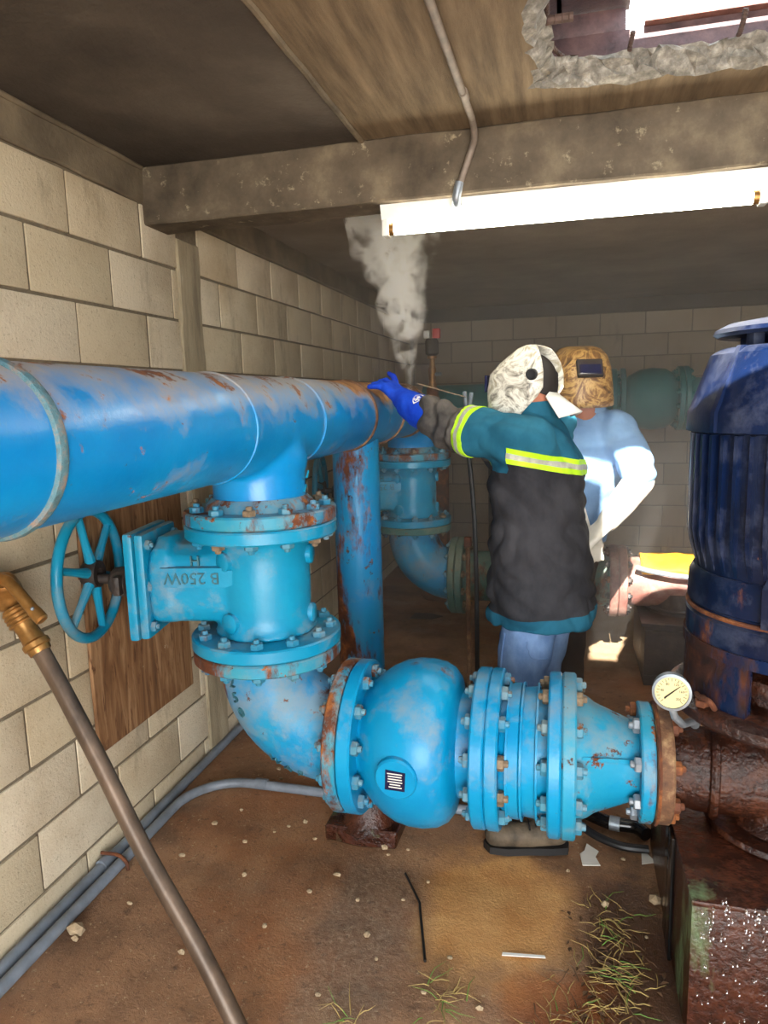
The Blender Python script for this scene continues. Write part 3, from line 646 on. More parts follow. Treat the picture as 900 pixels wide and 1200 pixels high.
# --- elbows under the valves
def elbow(x, y, zl, xf, label, mat, fm):
    """bolted to the valve above, turns to +X at height zl and ends in a flange face at xf"""
    t = thing('pipe_elbow', label, 'pipe elbow', (x, y, zl - 0.15))
    r = 0.775 - zl - 0.02; R = 0.150
    p = [(x, y, 0.79)] + arc((x + r, y, zl + r), (-1, 0, 0), (0, 0, -1), r, 0, PI / 2, 16) + [(xf - 0.03, y, zl)]
    part('bend', MB().tube(p, [0.146] + [R] * 17 + [0.147], 44), M[mat], t, smooth=60)
    part('flange', flange((x, y, 0.774), (0, 0, 1), FR - 0.002, 0.040, 0.14), M[fm], t)
    part('flange', flange((xf - FT, y, zl), (1, 0, 0), FR, FT - 0.001, 0.14), M[fm], t)
    bolts(t, (x, y, 0.815), (0, 0, -1), 12, BC, 0.041); bolts(t, (xf, y, zl), (-1, 0, 0), 12, BC, FT)
    part('neck_ring', MB().lathe([(0.149, xf - FT - 0.03), (0.165, xf - FT), (0.149, xf - FT)], (0, y, zl), (1, 0, 0), 44, 0, True), M[mat], t)
    return t
e1 = elbow(PX, PY, LZ, -0.621, 'blue cast elbow with raised 250 marks under the nearest gate valve', 'elbow', 'valve_rusty')
e1c = V((PX + 0.225, PY, LZ + 0.225))
def on_elbow(th, ph):
    """point on the near elbow: th along the bend, ph around it (0 = outside, 90 = camera side)"""
    rad = V((-math.cos(th), 0, -math.sin(th))); c = e1c + rad * 0.225
    n = rad * math.cos(ph) + V((0, -1, 0)) * math.sin(ph); tg = V((math.sin(th), 0, -math.cos(th)))
    return c + n * 0.1505, n, tg
for ch, th, ph in (('2', 0.10, 1.15), ('5', 0.27, 1.15), ('0', 0.44, 1.15)):
    p, n, tg = on_elbow(th, ph); vv = n.cross(tg)
    part('raised_lettering', text_mb(ch, 0.046, 0.005, p, vv, n.cross(vv)), M['cast_mark'], e1, smooth=0)
for ch, th, ph in (('W', 1.02, 0.85), ('A', 1.16, 0.85), ('F', 1.29, 0.85)):
    p, n, tg = on_elbow(th, ph); part('raised_lettering', text_mb(ch, 0.042, 0.005, p, tg, n.cross(tg)), M['cast_mark'], e1, smooth=0)
elbow(X2, Y2, 0.50, -0.62, 'blue-green elbow low under the farther gate valve', 'elbow', 'dull_green')
# --- check valve with swollen body
cv = thing('check_valve', 'bulbous blue check valve with a dark maker plate on its round boss', 'valve', (-0.43, PY, 0.27))
prof = [(0.150, -0.60), (0.158, -0.572), (0.172, -0.560), (0.196, -0.535), (0.218, -0.505), (0.236, -0.468), (0.244, -0.43), (0.245, -0.39), (0.238, -0.35), (0.222, -0.322), (0.200, -0.306), (0.170, -0.300), (0.152, -0.292), (0.148, -0.24)]
part('body', MB().lathe(prof, (0, PY, LZ), (1, 0, 0), 64), M['check'], cv, smooth=50)
part('flange', flange((-0.619, PY, LZ), (1, 0, 0), FR, 0.042, 0.14), M['check'], cv)
part('flange', flange((-0.247, PY, LZ), (1, 0, 0), FR, 0.039, 0.14), M['check'], cv)
bo = V((-0.438, PY - 0.232, LZ + 0.005)); bn = V((-0.06, -1, -0.06)).normalized()
part('boss', MB().lathe([(0.062, -0.03), (0.060, 0.012), (0.055, 0.018)], bo, bn, 36), M['check'], cv)
bx = V((1, -0.06, 0)).normalized(); by = bx.cross(bn) * -1
if by.z < 0: by = -by
pl = part('maker_plate', MB().prism([(-0.030, -0.030), (0.026, -0.030), (0.030, 0.026), (-0.026, 0.030)], bo + bn * 0.0185, bx, by, bn, 0.0015), M['glass_dark'], cv, smooth=0)
for i in range(6):
    w_ = random.uniform(0.014, 0.022)
    part('print_line', MB().box(bo + bn * 0.0202 + by * (0.020 - 0.008 * i), (w_ * 2, 0.0012, 0.0028), Matrix((bx, bn, by)).transposed()), M['paper'], pl, smooth=0)
bolts(cv, (-0.619, PY, LZ), (1, 0, 0), 12, BC, 0.042, 0.0175)
bolts(cv, (-0.208, PY, LZ), (-1, 0, 0), 12, BC, 0.039, 0.0175)
# --- faceted coupling between check valve and reducer
fc = thing('flanged_coupling', 'faceted blue flanged coupling between the check valve and the reducer', 'pipe fitting', (-0.10, PY, 0.30))
part('flange', flange((-0.207, PY, LZ), (1, 0, 0), FR, 0.037, 0.14), M['check'], fc)
part('flange', flange((-0.041, PY, LZ), (1, 0, 0), FR, 0.036, 0.14), M['check'], fc)
bolts(fc, (-0.207, PY, LZ), (1, 0, 0), 12, BC, 0.037, 0.0175); bolts(fc, (-0.005, PY, LZ), (-1, 0, 0), 12, BC, 0.036, 0.0175)
part('sleeve', MB().lathe([(0.172, -0.172), (0.182, -0.155), (0.190, -0.150), (0.192, -0.12), (0.180, -0.112), (0.184, -0.075), (0.176, -0.068), (0.172, -0.04)], (0, PY, LZ), (1, 0, 0), 18), M['check'], fc, smooth=25)
for x in (-0.150, -0.112, -0.07):
    part('rib', MB().lathe([(0.186, x - 0.003), (0.1955, x - 0.003), (0.1955, x + 0.003), (0.186, x + 0.003)], (0, PY, LZ), (1, 0, 0), 18, 0, True), M['check'], fc, smooth=25)
# --- reducer
rd = thing('pipe_reducer', 'chipped blue cone reducer narrowing towards the rusty pump pipe', 'pipe fitting', (0.1, PY, 0.31))
part('flange', flange((-0.004, PY, LZ), (1, 0, 0), FR, 0.038, 0.13), M['reducer'], rd)
part('cone', MB().lathe([(0.178, 0.030), (0.172, 0.050), (0.165, 0.065), (0.150, 0.085), (0.124, 0.15), (0.112, 0.18), (0.110, 0.20)], (0, PY, LZ), (1, 0, 0), 48), M['reducer'], rd, smooth=50)
part('flange', flange((0.199, PY, LZ), (1, 0, 0), 0.163, 0.037, 0.10), M['reducer'], rd)
part('web', MB().prism([(0.05, 0.168), (0.19, 0.110), (0.05, 0.10)], (0, PY - 0.004, LZ), (1, 0, 0), V((0, -0.92, 0.39)), (0, 0, 1), 0.010), M['reducer'], rd)
bolts(rd, (-0.004, PY, LZ), (1, 0, 0), 12, BC, 0.038, 0.0175)
bolts(rd, (0.236, PY, LZ), (-1, 0, 0), 8, 0.138, 0.037, 0.0175, ('steel', 'rust'))
# --- vertical support pipe
sp = thing('support_post', 'rust-streaked blue vertical pipe post propping the header pipe', 'post', (-0.905, 3.0, 0))
ps = MB(); sg = 40
for r in (0.103, 0.093):
    for kk in range(2):
        for k in range(sg):
            a = 2 * PI * k / sg; xx = PX - 0.001 + r * math.cos(a)
            ps.v.append(V((xx, 3.0 + r * math.sin(a), 0.012 if kk == 0 else PZ - math.sqrt((PR + 0.0025) ** 2 - (xx - PX) ** 2))))
for k in range(sg):
    j = (k + 1) % sg
    ps.f += [(k, j, sg + j, sg + k), (2 * sg + k, 3 * sg + k, 3 * sg + j, 2 * sg + j), (sg + k, sg + j, 3 * sg + j, 3 * sg + k), (k, 2 * sg + k, 2 * sg + j, j)]; ps.m += [0] * 4
part('post', ps, M['support'], sp)
part('base_plate', MB().box((-0.905, 3.0, 0.006), (0.32, 0.32, 0.012), None, 0.002), M['rust'], sp)
# --- rusty stand under the check valve
vs_ = thing('valve_stand', 'crumbling dark rusty stand on the floor under the check valve', 'stand', (-0.68, 2.28, 0))
sb = rough_box((-0.69, 2.29, 0.03), (0.27, 0.20, 0.06), (1, 10, 1), 0.014, 12)
part('footing', sb, M['pedestal'], vs_, smooth=0)
part('leg', MB().lathe([(0.115, 0.05), (0.095, 0.07), (0.070, 0.12), (0.060, 0.20), (0.065, 0.262)], (-0.675, 2.27, 0), (0, 0, 1), 18), M['pedestal'], vs_)
part('cradle', MB().box((-0.66, 2.17, 0.268), (0.14, 0.24, 0.012), None, 0.003), M['pedestal'], vs_)
# ------------------------------------------------------------------ near pump
MX, MY = 0.585, 1.976
M['motor_base'] = paint('rusting_motor_base_paint', srgb(8, 30, 66), srgb(14, 28, 52), 0.515, 0.60, 0.62, 0.25, rc=[(0.3, srgb(24, 12, 9)), (0.52, srgb(58, 28, 16)), (0.72, srgb(92, 50, 26))])
pm = thing('vertical_pump', 'big dark blue vertical pump motor on a dripping rusty discharge head', 'pump', (MX, MY, 0.42))
L = lambda prof, seg=64, loop=False: MB().lathe(prof, (MX, MY, 0), (0, 0, 1), seg, 0, loop)
part('end_bell', L([(0.20, 1.655), (0.215, 1.652), (0.236, 1.638), (0.256, 1.58), (0.276, 1.52), (0.285, 1.50), (0.287, 1.452), (0.272, 1.448)]), M['motor'], pm)
part('stator', L([(0.255, 1.449), (0.258, 1.16), (0.250, 1.09), (0.252, 1.02)]), M['motor'], pm)
fin_me = None
for k in range(44):
    a = 2 * PI * k / 44; d = V((math.cos(a), math.sin(a), 0)); s_ = V((-d.y, d.x, 0))
    if d.y > 0.75: continue
    part('fin', MB().prism([(0.25, 1.447), (0.2755, 1.445), (0.2755, 1.20), (0.268, 1.16), (0.25, 1.10)], V((MX, MY, 0)) - s_ * 0.005, d, (0, 0, 1), s_, 0.010), M['motor'], pm, smooth=0)
for a in (-118, -62, -10):
    d = V((math.cos(math.radians(a)), math.sin(math.radians(a)), 0)); s_ = V((-d.y, d.x, 0))
    part('lug', MB().prism([(0.24, 1.12), (0.29, 1.10), (0.285, 1.005), (0.24, 1.005)], V((MX, MY, 0)) - s_ * 0.018, d, (0, 0, 1), s_, 0.036), M['motor'], pm)
part('lower_bracket', L([(0.256, 1.10), (0.266, 1.08), (0.268, 1.015), (0.262, 1.010), (0.262, 0.990), (0.270, 0.985), (0.269, 0.93), (0.264, 0.90)]), M['motor'], pm)
part('seam_ring', MB().torus((MX, MY, 1.0), (0, 0, 1), 0.266, 0.006, 64, 8, 1.0), M['rust'], pm)
for a in (-150, -108, -60):
    d = V((math.cos(math.radians(a)), math.sin(math.radians(a)), 0)); s_ = V((-d.y, d.x, 0))
    part('bell_rib', MB().prism([(0.19, 1.655), (0.228, 1.655), (0.262, 1.58), (0.295, 1.50), (0.295, 1.452), (0.25, 1.452)], V((MX, MY, 0)) - s_ * 0.007, d, (0, 0, 1), s_, 0.014), M['motor'], pm)
part('cap_stem', L([(0.12, 1.645), (0.115, 1.66), (0.14, 1.688), (0.12, 1.70)]), M['motor'], pm)
for k in range(6):
    a = 2 * PI * k / 6 + 0.4; d = V((math.cos(a), math.sin(a), 0)); s_ = V((-d.y, d.x, 0))
    part('cap_bracket', MB().box(V((MX, MY, 1.668)) + d * 0.165, (0.03, 0.03, 0.05), Matrix((d, s_, V((0, 0, 1)))).transposed(), 0.004), M['motor'], pm)
part('cap', L([(0.19, 1.684), (0.222, 1.680), (0.232, 1.688), (0.228, 1.698), (0.20, 1.712), (0.12, 1.724), (0.04, 1.73)]), M['motor'], pm)
# discharge head: skirt with windows, flange, barrel
a0 = [(-128, -50), (-28, 40), (62, 150)]
for s0, e0 in ((-50, -28), (40, 62), (150, 232)):
    na = max(3, int((e0 - s0) / 6)); vv = []
    for i in range(na + 1):
        a = math.radians(s0 + (e0 - s0) * i / na)
        for r, z in ((0.266, 0.925), (0.270, 0.768), (0.24, 0.768), (0.24, 0.925)): vv.append((MX + r * math.cos(a), MY + r * math.sin(a), z))
    ff = [(4 * i + j, 4 * i + (j + 1) % 4, 4 * i + 4 + (j + 1) % 4, 4 * i + 4 + j) for i in range(na) for j in range(4)] + [(3, 2, 1, 0), tuple(4 * na + j for j in range(4))]
    part('window_post', MB().add(vv, ff), M['motor_base'], pm)
part('window_frame', L([(0.258, 0.895), (0.274, 0.895), (0.274, 0.925), (0.258, 0.925)], 64, True), M['motor_base'], pm)
part('stuffing_box', L([(0.12, 0.755), (0.17, 0.77), (0.17, 0.83), (0.08, 0.86), (0.06, 0.93)], 32), M['rust_wet'], pm)
part('head_flange', L([(0.05, 0.722), (0.295, 0.722), (0.308, 0.734), (0.308, 0.758), (0.29, 0.770), (0.05, 0.770)], 64, True), M['rust_wet'], pm)
part('head_barrel', L([(0.15, 0.40), (0.122, 0.43), (0.122, 0.66), (0.15, 0.70), (0.20, 0.724)], 48), M['rust_wet'], pm)
part('base_flange', L([(0.05, 0.385), (0.20, 0.385), (0.205, 0.392), (0.20, 0.405), (0.05, 0.405)], 56, True), M['rust_wet'], pm)
part('discharge_pipe', MB().lathe([(0.112, 0.27), (0.112, 0.33), (0.116, 0.345), (0.119, 0.40), (0.121, 0.585)], (0, MY, LZ), (1, 0, 0), 44), M['rust_wet'], pm)
part('discharge_flange', flange((0.2385, MY, LZ), (1, 0, 0), 0.161, 0.044, 0.10), M['scale'], pm)
bolts(pm, (0.2385, MY, LZ), (1, 0, 0), 8, 0.138, 0.044, 0.0165, ('rust', 'scale'))
part('gasket', MB().torus((0.2445, MY, LZ), (1, 0, 0), 0.1625, 0.005, 48, 6), M['rust'], pm)
part('pipe_web', MB().torus((0.40, MY, LZ), (1, -0.15, 0), 0.122, 0.013, 44, 8), M['rust_wet'], pm)
for k in range(4):
    a = math.radians(-150 + 60 * k); inst('bolt', bolt_mesh(0.016, M['rust'], 'rust'), (MX + 0.285 * math.cos(a), MY + 0.285 * math.sin(a), 0.768), None, pm)
part('seal_line', MB().tube(smooth_path([(0.36, 1.80, 0.775), (0.345, 1.78, 0.80), (0.335, 1.80, 0.80), (0.33, 1.85, 0.785), (0.335, 1.90, 0.774)], 5), 0.007, 8), M['rust'], pm)
pd = thing('pump_pedestal', 'wet rusty steel pedestal box with greenish patches under the near pump', 'pedestal', (0.68, 2.0, 0))
part('box', MB().box((0.695, 2.01, 0.185), (0.80, 0.78, 0.368), None, 0.008), M['pedestal'], pd)
part('top_plate', MB().box((0.695, 2.01, 0.376), (0.805, 0.80, 0.014), None, 0.004), M['pedestal'], pd)
part('corner_angle', MB().prism([(0, 0), (0.05, 0), (0.05, 0.006), (0.006, 0.006), (0.006, 0.05), (0, 0.05)], (0.288, 1.955, 0.0), (1, 0, 0), (0, 1, 0), (0, 0, 1), 0.366), M['black_wet'], pd, smooth=0)
part('side_channel', MB().box((0.290, 1.90, 0.185), (0.010, 0.06, 0.365), None, 0.002), M['black_wet'], pd)
# --- gauge
pg = thing('pressure_gauge', 'round white-rimmed pressure gauge with cream dial on the rusty pump pipe', 'gauge', (0.287, 1.94, 0.645))
gn = V((-0.10, -0.985, 0.10)).normalized(); gc = V((0.260, 1.80, 0.811)); gx = V((1, -0.10, 0)).normalized(); gy = gn.cross(gx) * -1
if gy.z < 0: gy = -gy
part('case', MB().lathe([(0.030, -0.035), (0.044, -0.03), (0.0465, -0.004), (0.0465, 0.006), (0.040, 0.008), (0.040, 0.002)], gc, gn, 40), M['steel'], pg)
dl = part('dial', MB().lathe([(0.0398, 0.002), (0.0398, 0.0035)], gc, gn, 40), M['dial'], pg)
tk = MB()
for k in range(21):
    a = math.radians(225 - 270 * k / 20); d = gx * math.cos(a) + gy * math.sin(a); ln = 0.008 if k % 2 == 0 else 0.005
    tk.tube([gc + gn * 0.0042 + d * 0.036, gc + gn * 0.0042 + d * (0.036 - ln)], 0.0006, 5)
part('tick_marks', tk, M['ink'], dl)
for k in range(0, 21, 4):
    a = math.radians(225 - 270 * k / 20); d = gx * math.cos(a) + gy * math.sin(a)
    part('numeral', text_mb(str(k * 10), 0.0085, 0.0003, gc + gn * 0.0042 + d * 0.0225, gx, gy), M['ink'], dl, smooth=0)
a = math.radians(42); d = gx * math.cos(a) + gy * math.sin(a)
part('needle', MB().tube([gc + gn * 0.006 - d * 0.022, gc + gn * 0.006, gc + gn * 0.006 + d * 0.026], [0.0018, 0.0015, 0.0006], 6), M['ink'], dl)
part('stem', MB().tube([gc - gn * 0.015 - V((0, 0, 0.04)), (0.272, 1.820, 0.738), (0.298, 1.862, 0.700), (0.338, 1.935, 0.680), (0.345, 1.962, 0.656)], [0.008, 0.010, 0.010, 0.011, 0.012], 10), M['steel'], pg)
# ------------------------------------------------------------------ second line: pipe, rusty flange, pump
Z2 = 0.50
l2 = thing('line_pipe', 'dull blue-green flanged pipe behind the standing welder, low over the floor', 'pipe', (-0.2, Y2, Z2 - 0.15))
part('pipe_run', pipe_along((-0.60, Y2, Z2), (1, 0, 0), 0.84, 0.148, 0.012, 40), M['dull_green'], l2)
part('flange', flange((-0.619, Y2, Z2), (1, 0, 0), FR, 0.04, 0.14), M['dull_green'], l2)
part('swell', MB().lathe([(0.149, -0.42), (0.19, -0.36), (0.205, -0.28), (0.19, -0.20), (0.149, -0.15)], (0, Y2, Z2), (1, 0, 0), 40), M['dull_green'], l2, smooth=60)
part('flange', flange((0.236, Y2, Z2), (1, 0, 0), 0.205, 0.045, 0.12), M['old_pink'], l2)
bolts(l2, (-0.619, Y2, Z2), (1, 0, 0), 12, BC, 0.040, 0.0175, ('bolt_rust', 'dark_iron'))
bolts(l2, (0.281, Y2, Z2), (-1, 0, 0), 12, 0.172, 0.045, 0.0165, ('dark_iron', 'rust'))
p2 = thing('vertical_pump', 'old pinkish-rust discharge pipe and dark head of the farther pump', 'pump', (0.75, Y2, 0.34))
part('flange', flange((0.284, Y2, Z2), (1, 0, 0), 0.203, 0.045, 0.12), M['old_pink'], p2)
bolts(p2, (0.284, Y2, Z2), (1, 0, 0), 12, 0.172, 0.045, 0.0165, ('dark_iron', 'rust'))
part('discharge_pipe', MB().lathe([(0.125, 0.31), (0.135, 0.34), (0.138, 0.40), (0.140, 0.80)], (0, Y2, Z2), (1, 0, 0), 40), M['old_pink'], p2)
part('neck', MB().lathe([(0.175, 0.352), (0.165, 0.37), (0.15, 0.385), (0.15, 0.46)], (0.62, Y2, 0), (0, 0, 1), 36), M['dark_iron'], p2)
part('neck_bead', MB().torus((0.62, Y2, 0.375), (0, 0, 1), 0.168, 0.012, 36, 8), M['dark_iron'], p2)
part('head', MB().lathe([(0.15, 0.42), (0.16, 0.60), (0.20, 0.66), (0.21, 0.72), (0.20, 1.25), (0.16, 1.32), (0.06, 1.36)], (0.92, Y2, 0), (0, 0, 1), 36), M['motor'], p2)
q = thing('pump_pedestal', 'dark grimy steel box pedestal under the farther pump head', 'pedestal', (0.78, Y2, 0))
part('box', MB().box((0.83, Y2 + 0.02, 0.165), (0.84, 0.62, 0.33), None, 0.006), M['dark_iron'], q)
part('top_plate', MB().box((0.83, Y2 + 0.02, 0.341), (0.88, 0.66, 0.020), None, 0.004), M['dark_iron'], q)
for z in (0.30, 0.05): part('rib', MB().box((0.83, Y2 - 0.295, z), (0.84, 0.015, 0.02), None, 0.003), M['dark_iron'], q)
# yellow sheet lying over the far pipe
ys = MB(); nx, ny = 14, 10
for i in range(nx + 1):
    for j in range(ny + 1):
        x = 0.40 + 0.29 * i / nx; a = math.radians(-62 + 124 * j / ny); rr = 0.150 + 0.006 * mnoise.noise(V((x * 9, a * 2, 0))) + 0.004 + (0.03 if 2 < i < 11 else 0.012) * abs(mnoise.noise(V((x * 6, a * 2.5, 4))))
        ys.v.append(V((x, Y2 + rr * math.sin(a), Z2 + rr * math.cos(a))))
ys.f = [(i * (ny + 1) + j, (i + 1) * (ny + 1) + j, (i + 1) * (ny + 1) + j + 1, i * (ny + 1) + j + 1) for i in range(nx) for j in range(ny)]; ys.m = [0] * len(ys.f)
yo = part('yellow_sheet', ys, M['yellow'], None, (0.63, Y2, Z2 + 0.14), 60); so = yo.modifiers.new('t', 'SOLIDIFY'); so.thickness = 0.006; so.offset = 1
tag(yo, 'sunlit yellow-orange sheet draped over the farther rusty pump pipe', 'sheet')
st_ = part('grey_strap', MB().tube(smooth_path([(0.37, Y2 - 0.17, 0.62), (0.44, Y2 - 0.19, 0.605), (0.55, Y2 - 0.20, 0.59), (0.64, Y2 - 0.20, 0.58), (0.72, Y2 - 0.195, 0.56)], 5), 0.014, 8), M['steel'], None, (0.55, Y2 - 0.16, 0.56))
tag(st_, 'grey hose lying along the front of the farther rusty pump pipe', 'hose')
# ------------------------------------------------------------------ header along the back wall
fh = thing('header_pipe', 'dim teal flanged pipe with check valve running along the back wall', 'pipe', (0.3, 6.2, 1.5))
HY, HZ = 6.1, 1.50
part('pipe_run', pipe_along((-1.2, HY, HZ), (1, 0, 0), 1.50, 0.16, 0.012, 36), M['far_teal'], fh)
part('check_body', MB().lathe([(0.16, 0.44), (0.19, 0.47), (0.232, 0.55), (0.245, 0.64), (0.235, 0.74), (0.20, 0.80), (0.17, 0.83)], (0, HY, HZ), (1, 0, 0), 40), M['far_teal'], fh, smooth=50)
part('pipe_run', pipe_along((0.86, HY, HZ), (1, 0, 0), 1.20, 0.16, 0.012, 36), M['far_teal'], fh)
for x, r in ((0.29, 0.25), (0.335, 0.25), (0.40, 0.25), (0.83, 0.25), (0.873, 0.25)):
    part('flange', flange((x, HY, HZ), (1, 0, 0), r, 0.040, 0.13), M['far_teal'], fh)
part('pipe_run', pipe_along((0.33, HY, HZ), (1, 0, 0), 0.10, 0.15, 0.012, 36), M['far_teal'], fh)
for x, s_, t_ in ((0.29, -1, 0), (0.375, 1, 0), (0.83, -1, 0), (0.913, 1, 0)): bolts(fh, (x, HY, HZ), (s_, 0, 0), 12, 0.215, t_, 0.019, ('far_teal',))
for x in (-0.6, 1.5):
    part('support_leg', MB().box((x, HY, 0.67), (0.10, 0.10, 1.34), None, 0.006), M['dark_iron'], fh)
    part('saddle', MB().box((x, HY, 1.335), (0.20, 0.26, 0.03), None, 0.004), M['dark_iron'], fh)
# ------------------------------------------------------------------ left side: board, floor conduits, leaning pipe with brass valve
bd = part('plywood_board', rough_box((-1.515, 2.23, 0.82), (0.014, 0.63, 0.86), (1, 20, 1), 0.0015, 21), M['wood'], None, (-1.515, 2.23, 0.39))
tag(bd, 'weathered brown plywood board fixed against the block wall behind the handwheel', 'board')
c1 = thing('floor_conduit', 'straight grey conduit lying tight along the foot of the block wall', 'conduit', (-1.505, 2.0, 0))
part('run', MB().tube([(-1.503, 0.3, 0.019), (-1.503, 3.6, 0.019)], 0.0185, 14), M['pvc'], c1)
part('coupling', MB().tube([(-1.503, 1.86, 0.0225), (-1.503, 1.92, 0.0225)], 0.022, 14), M['pvc'], c1)
c2 = thing('floor_conduit', 'grey conduit beside the wall that bends out across the floor under the elbow', 'conduit', (-1.45, 2.0, 0))
part('run', MB().tube([(-1.452, 0.3, 0.0195), (-1.452, 2.14, 0.0195)] + arc((-1.232, 2.24, 0.0195), (-1, 0, 0), (0, 1, 0), 0.22, 0, PI / 2, 12) + [(-0.93, 2.455, 0.0195), (-0.2, 2.45, 0.0195)], 0.0185, 14), M['pvc'], c2)
part('coupling', MB().tube([(-1.21, 2.46, 0.0225), (-1.16, 2.46, 0.0225)], 0.022, 14), M['pvc'], c2)
cl = MB().tube(smooth_path([(-1.520, 1.89, 0.052), (-1.49, 1.89, 0.054), (-1.45, 1.89, 0.052), (-1.424, 1.89, 0.03), (-1.420, 1.89, 0.004)], 4), 0.006, 8)
part('clip', cl, M['rust'], c2)
lp = thing('leaning_pipe', 'worn brown-grey pipe leaning to the left wall, brass lever valve on top', 'pipe', (-0.74, 1.36, 0))
hpts = smooth_path([(-0.715, 1.335, 0.020), (-0.755, 1.36, 0.058), (-0.878, 1.41, 0.211), (-1.042, 1.46, 0.411), (-1.181, 1.50, 0.622), (-1.298, 1.53, 0.797), (-1.375, 1.548, 0.905)], 6)
part('pipe', MB().tube(hpts, 0.0235, 18), M['hose'], lp)
bax = V((-0.075, 0.006, 0.115)).normalized(); b0 = V((-1.372, 1.547, 0.90))
hp2 = [b0 + bax * (0.014 * i) for i in range(11)]
vb = part('brass_body', MB().tube(hp2, [0.029, 0.031, 0.031, 0.030, 0.029, 0.028, 0.029, 0.031, 0.033, 0.034, 0.034], 18), M['brass'], lp)
part('collar', MB().lathe([(0.028, 0), (0.036, 0.006), (0.036, 0.02), (0.028, 0.028)], b0 + bax * 0.012, bax, 24), M['brass'], vb)
for i in range(4):
    part('thread_ring', MB().torus(b0 + bax * (0.095 + 0.012 * i), bax, 0.0335, 0.0050, 24, 6), M['brass'], vb)
hc_ = b0 + bax * 0.19
part('head', remesh(MB().ball(hc_, (0.050, 0.042, 0.055), 20, 12).tube([hc_, hc_ + V((0.0, -0.10, 0.07))], [0.036, 0.030], 16).ball(hc_ + V((0.02, -0.02, 0.03)), 0.036, 14, 10), 0.008, 3), M['brass'], lp, smooth=60)
lv_ = [hc_ + V((0.02, -0.045, 0.045)), hc_ + V((0.055, -0.052, 0.050)), hc_ + V((0.085, -0.055, 0.030)), hc_ + V((0.135, -0.058, -0.022)), hc_ + V((0.165, -0.060, -0.050))]
part('lever', MB().tube(smooth_path(lv_, 5), [0.021] * 4 + [0.016] * 12 + [0.018] * 4 + [0.014], 12), M['brass'], lp)
part('lever_pin', MB().ball(lv_[3] + V((0.012, -0.014, 0.006)), 0.005), M['steel'], lp)
# ------------------------------------------------------------------ gas cylinder far behind, thin rod
gcx, gcy = -0.99, 5.35
gb = thing('gas_cylinder', 'brown gas cylinder with brass regulator standing at the back left corner', 'gas cylinder', (gcx, gcy, 0))
part('bottle', MB().lathe([(0.10, 0.0), (0.115, 0.02), (0.115, 1.33), (0.108, 1.42), (0.085, 1.50), (0.055, 1.545), (0.045, 1.58), (0.045, 1.63)], (gcx, gcy, 0), (0, 0, 1), 32), M['rust'], gb)
part('valve', MB().lathe([(0.030, 1.63), (0.034, 1.65), (0.024, 1.68), (0.030, 1.70), (0.030, 1.77), (0.022, 1.79), (0.020, 1.84), (0.036, 1.845), (0.036, 1.865)], (gcx, gcy, 0), (0, 0, 1), 20), M['brass'], gb)
part('outlet', MB().tube([(gcx, gcy, 1.73), (gcx + 0.07, gcy - 0.02, 1.73)], 0.014, 10), M['steel'], gb)
part('regulator', MB().lathe([(0.03, 1.865), (0.05, 1.88), (0.05, 1.97), (0.04, 1.99)], (gcx, gcy, 0), (0, 0, 1), 20), M['dark_iron'], gb)
part('cap', MB().box((gcx - 0.032, gcy - 0.02, 2.02), (0.045, 0.05, 0.055), None, 0.008), M['white'], gb)
part('cap', MB().box((gcx + 0.04, gcy - 0.02, 2.025), (0.055, 0.05, 0.07), None, 0.008), M['red'], gb)
rod = thing('steel_rod', 'thin rusty upright rod with a square head in front of the far flange', 'rod', (-0.50, 3.62, 0))
part('shaft', MB().tube([(-0.495, 3.62, 0), (-0.495, 3.61, 0.79)], 0.012, 10), M['scale'], rod)
part('head', MB().box((-0.495, 3.61, 0.81), (0.036, 0.036, 0.05), None, 0.003), M['rust'], rod)
part('foot', MB().box((-0.495, 3.62, 0.006), (0.12, 0.12, 0.012), None, 0.002), M['rust'], rod)
# ------------------------------------------------------------------ floor litter
def pebble(p, r, label, mat='stone', cat='stone', group=None):
    bm = bmesh.new(); bmesh.ops.create_icosphere(bm, subdivisions=1, radius=1.0); s0 = random.random() * 99
    sx, sy, sz = random.uniform(.8, 1.3), random.uniform(.7, 1.1), random.uniform(.5, .8)
    for v in bm.verts: v.co = V((v.co.x * sx, v.co.y * sy, v.co.z * sz)) * r * (1 + 0.35 * mnoise.noise(v.co * 1.7 + V((s0, 0, 0))))
    bm.verts.index_update(); zmin = min(v.co.z for v in bm.verts)
    b = MB().add([v.co + V((p[0], p[1], -zmin - 0.003)) for v in bm.verts], [tuple(v.index for v in f.verts) for f in bm.faces]); bm.free()
    o = part('stone' if mat != 'paper' else 'scrap', b, M[mat], None, (p[0], p[1], 0), 0); tag(o, label, cat, group); return o
pebble((-1.40, 1.60), 0.028, 'largest pale stone beside the conduits at the lower left')
pebble((-1.385, 1.575), 0.014, 'small chip just in front of the largest pale stone')
pts = [(-1.28, 2.0), (-1.22, 1.83), (-1.32, 1.75), (-1.18, 2.62), (-1.10, 2.70), (-1.06, 2.60), (-1.14, 2.55), (-1.02, 2.20), (-0.98, 2.24), (-0.93, 2.28), (-1.10, 2.12), (-0.86, 2.19), (-0.84, 2.30), (-1.02, 1.95),
       (-0.86, 1.75), (-0.62, 1.92), (-0.55, 1.78), (-0.48, 1.95), (-0.50, 1.70), (-0.42, 2.05), (-0.30, 1.75), (-0.58, 2.16), (-0.52, 2.2), (-0.88, 1.52), (-1.05, 1.6), (-0.62, 1.55), (-0.35, 1.62), (-0.20, 1.60), (0.02, 2.2), (0.13, 2.06), (0.2, 2.3), (0.24, 1.95), (-0.72, 2.02), (-0.78, 1.92), (-1.2, 2.3), (-1.26, 2.2)]
for p in pts: pebble(p, random.uniform(0.006, 0.013), 'small pale pebble scattered on the muddy floor', 'stone', 'pebble', 'pebbles on the muddy floor')
